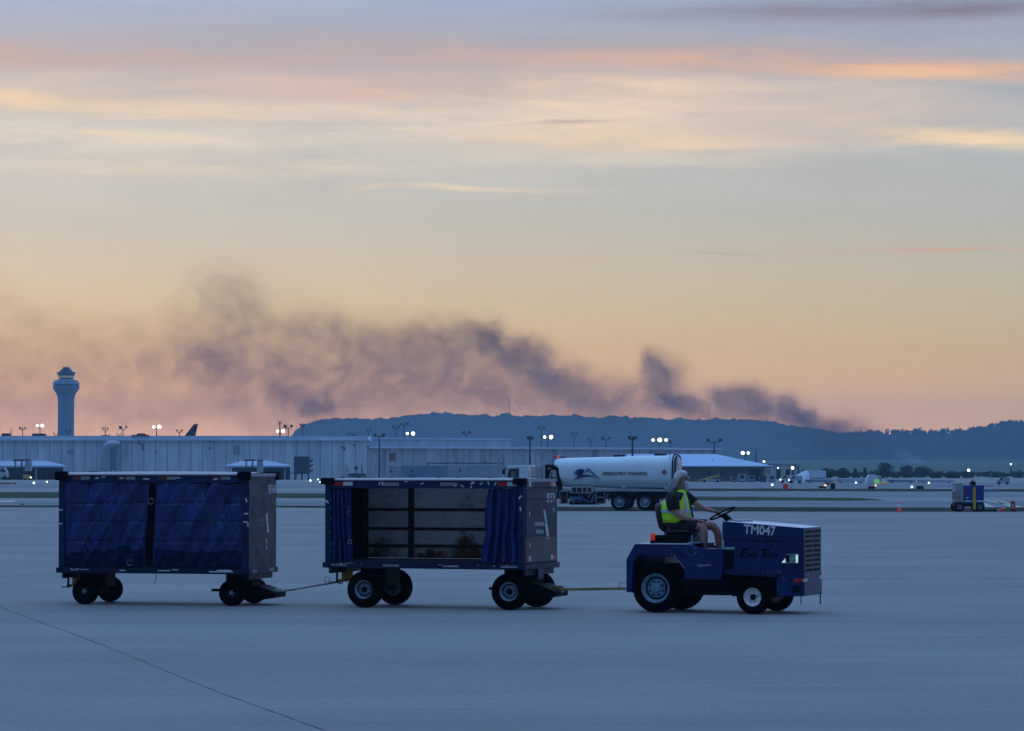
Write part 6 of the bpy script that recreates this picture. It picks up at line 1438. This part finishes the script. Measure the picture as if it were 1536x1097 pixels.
# ---------------- right-hand service vehicle, cone and chocks ----------------
SDist = 158.5; kk = SDist/F
sv = thing('service_vehicle', 'blue service vehicle with yellow front post and black exhaust box on top', 'service vehicle', (X(1456, SDist), SDist, 0), 0)
def vx(p): return (p-1456)*kk
def vz(y): return Z(y, SDist)
bluB = mat('bright_blue_panel', (.006, .035, .30), .4, var=.25, vs=4)
b = MB().box(vx(1442.5), vx(1472), -.8, .8, vz(755), vz(727.8), b=.02); bb_ = b.build('body', bluB, sv)
b = MB().box(vx(1431), vx(1442), -.75, .75, vz(753), vz(727.2), b=.03); b.build('cab', mat('grey_cab_panel', (.28, .32, .40), .5, var=.2, vs=5), sv)
MB().box(vx(1429.6), vx(1432.5), -.6, .6, vz(748), vz(736), b=.02).build('side_window', winM, sv)
b = MB().box(vx(1455), vx(1458.8), -.95, -.81, vz(764), vz(731), b=.01); b.build('post', yelM, sv)
b = MB().box(vx(1455), vx(1462), -.3, .3, vz(727.8), vz(722.5), b=.02).tube([(vx(1458.5), 0, vz(722.6)), (vx(1458.5), 0, vz(719.8))], .04, 8); b.build('exhaust_box', blackM, sv)
b = MB().box(vx(1443), vx(1454.4), -.806, -.801, vz(752.6), vz(750.6)).box(vx(1460), vx(1471.5), -.806, -.801, vz(752.6), vz(750.6)); b.build('pale_stripe', stkM, sv)
for p, y, m_ in ((1445.5, 734.5, redM), (1445.5, 737.5, redM), (1445.5, 741.5, redM), (1447, 746.5, stkM), (1434.2, 746, redM)):
    MB().box(vx(p)-.05, vx(p)+.05, -.81, -.801, vz(y)-.035, vz(y)+.035).build('warning_label', m_, sv)
b = MB().box(vx(1430), vx(1470), -.7, .7, .25, vz(755)-.01, b=.02); b.build('chassis', blackM, sv)
for p in (1435.5, 1466):
    for y_, sd_ in ((-.72, -1), (.72, 1)): wheel(sv, vx(p), y_, .24, .16, rimT, blackM, sd_, .5, 0, 5)
b = MB().tube([(vx(1429.5), -.7, vz(753)), (vx(1429.5), -.7, vz(728))], .025, 6).box(vx(1430), vx(1436), -.74, -.70, vz(764), vz(755)).tube([(vx(1470), -.2, vz(729)), (vx(1488), -.2, vz(728.6))], .03, 6); b.build('rail', mat('dull_yellow_rail', (.35, .28, .10), .5), sv)
MB().lathe([(.001, 0), (.05, 0), (.045, .07), (.001, .08)], 12, 'Z', c=(vx(1440), 0, vz(727.2))).build('beacon', redM, sv)
b = MB().box(vx(1430.5), vx(1441), -.5, .5, vz(727.2)+.001, vz(726.2)); b.build('roof_rack', darkM, sv)
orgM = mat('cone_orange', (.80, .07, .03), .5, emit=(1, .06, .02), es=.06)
cone = thing('traffic_cone', 'orange and white traffic cone standing on the edge of the apron', 'traffic cone', (X(1348.5, 156), 156, 0))
MB().lathe([(.10, .03), (.075, .26), (.074, .26)], 20, 'Z').build('lower_band', orgM, cone); MB().lathe([(.0745, .26), (.055, .42)], 20, 'Z').build('white_collar', whiteM, cone)
MB().lathe([(.0545, .42), (.045, .50)], 20, 'Z').build('upper_band', orgM, cone); MB().lathe([(.0445, .50), (.028, .64), (.02, .70), (.001, .70)], 20, 'Z').build('white_tip', whiteM, cone); MB().box(-.13, .13, -.13, .13, 0, .03, b=.01).build('base', orgM, cone)
t = thing('wheel_chock', 'red bulbous chock with white rope on the apron right of the service vehicle', 'wheel chock', (X(1502, 158), 158, 0))
MB().loft([((-.12, 0, .03), (0, .10, 0), (.02, 0, .03)), ((-.06, 0, .12), (0, .13, 0), (.06, 0, .05)), ((.02, 0, .16), (0, .13, 0), (.10, 0, .08)), ((.10, 0, .10), (0, .12, 0), (.05, 0, .09)), ((.14, 0, .03), (0, .08, 0), (.02, 0, .03))], 16).build('block', orgM, t)
MB().tube([(-.10, 0, .12), (-.25, 0, .06), (-.38, 0, .02)], .02, 6).build('rope', whiteM, t)
t = thing('red_panel', 'upright red panel with white figure at the right edge of the apron', 'warning panel', (X(1519, 158.5), 158.5, 0), R(18))
MB().prism([(-.13, .06), (-.13, .50), (.10, .52), (.13, .04)], -.03, .03, b=.01).build('board', mat('crimson_board', (.50, .03, .06), .5), t); write('B', .34, whiteM, t, Matrix.Translation((-.10, -.032, .15)) @ Matrix.Rotation(R(90), 4, 'X'), sx=.8); MB().box(-.10, .10, -.12, .12, 0, .055, b=.01).build('foot', blackM, t)
t = thing('hitch_dolly', 'low dark hitch dolly lying between the red chock and the service vehicle', 'dolly', (X(1484, 158), 158, 0)); MB().box(-.30, .28, -.05, .05, .03, .09, b=.01).build('bar', blackM, t); MB().lathe([(.001, -.04), (.07, -.04), (.07, .04), (.001, .04)], 12, 'Y', c=(.25, -.06, .07)).build('wheel', rubberM, t)
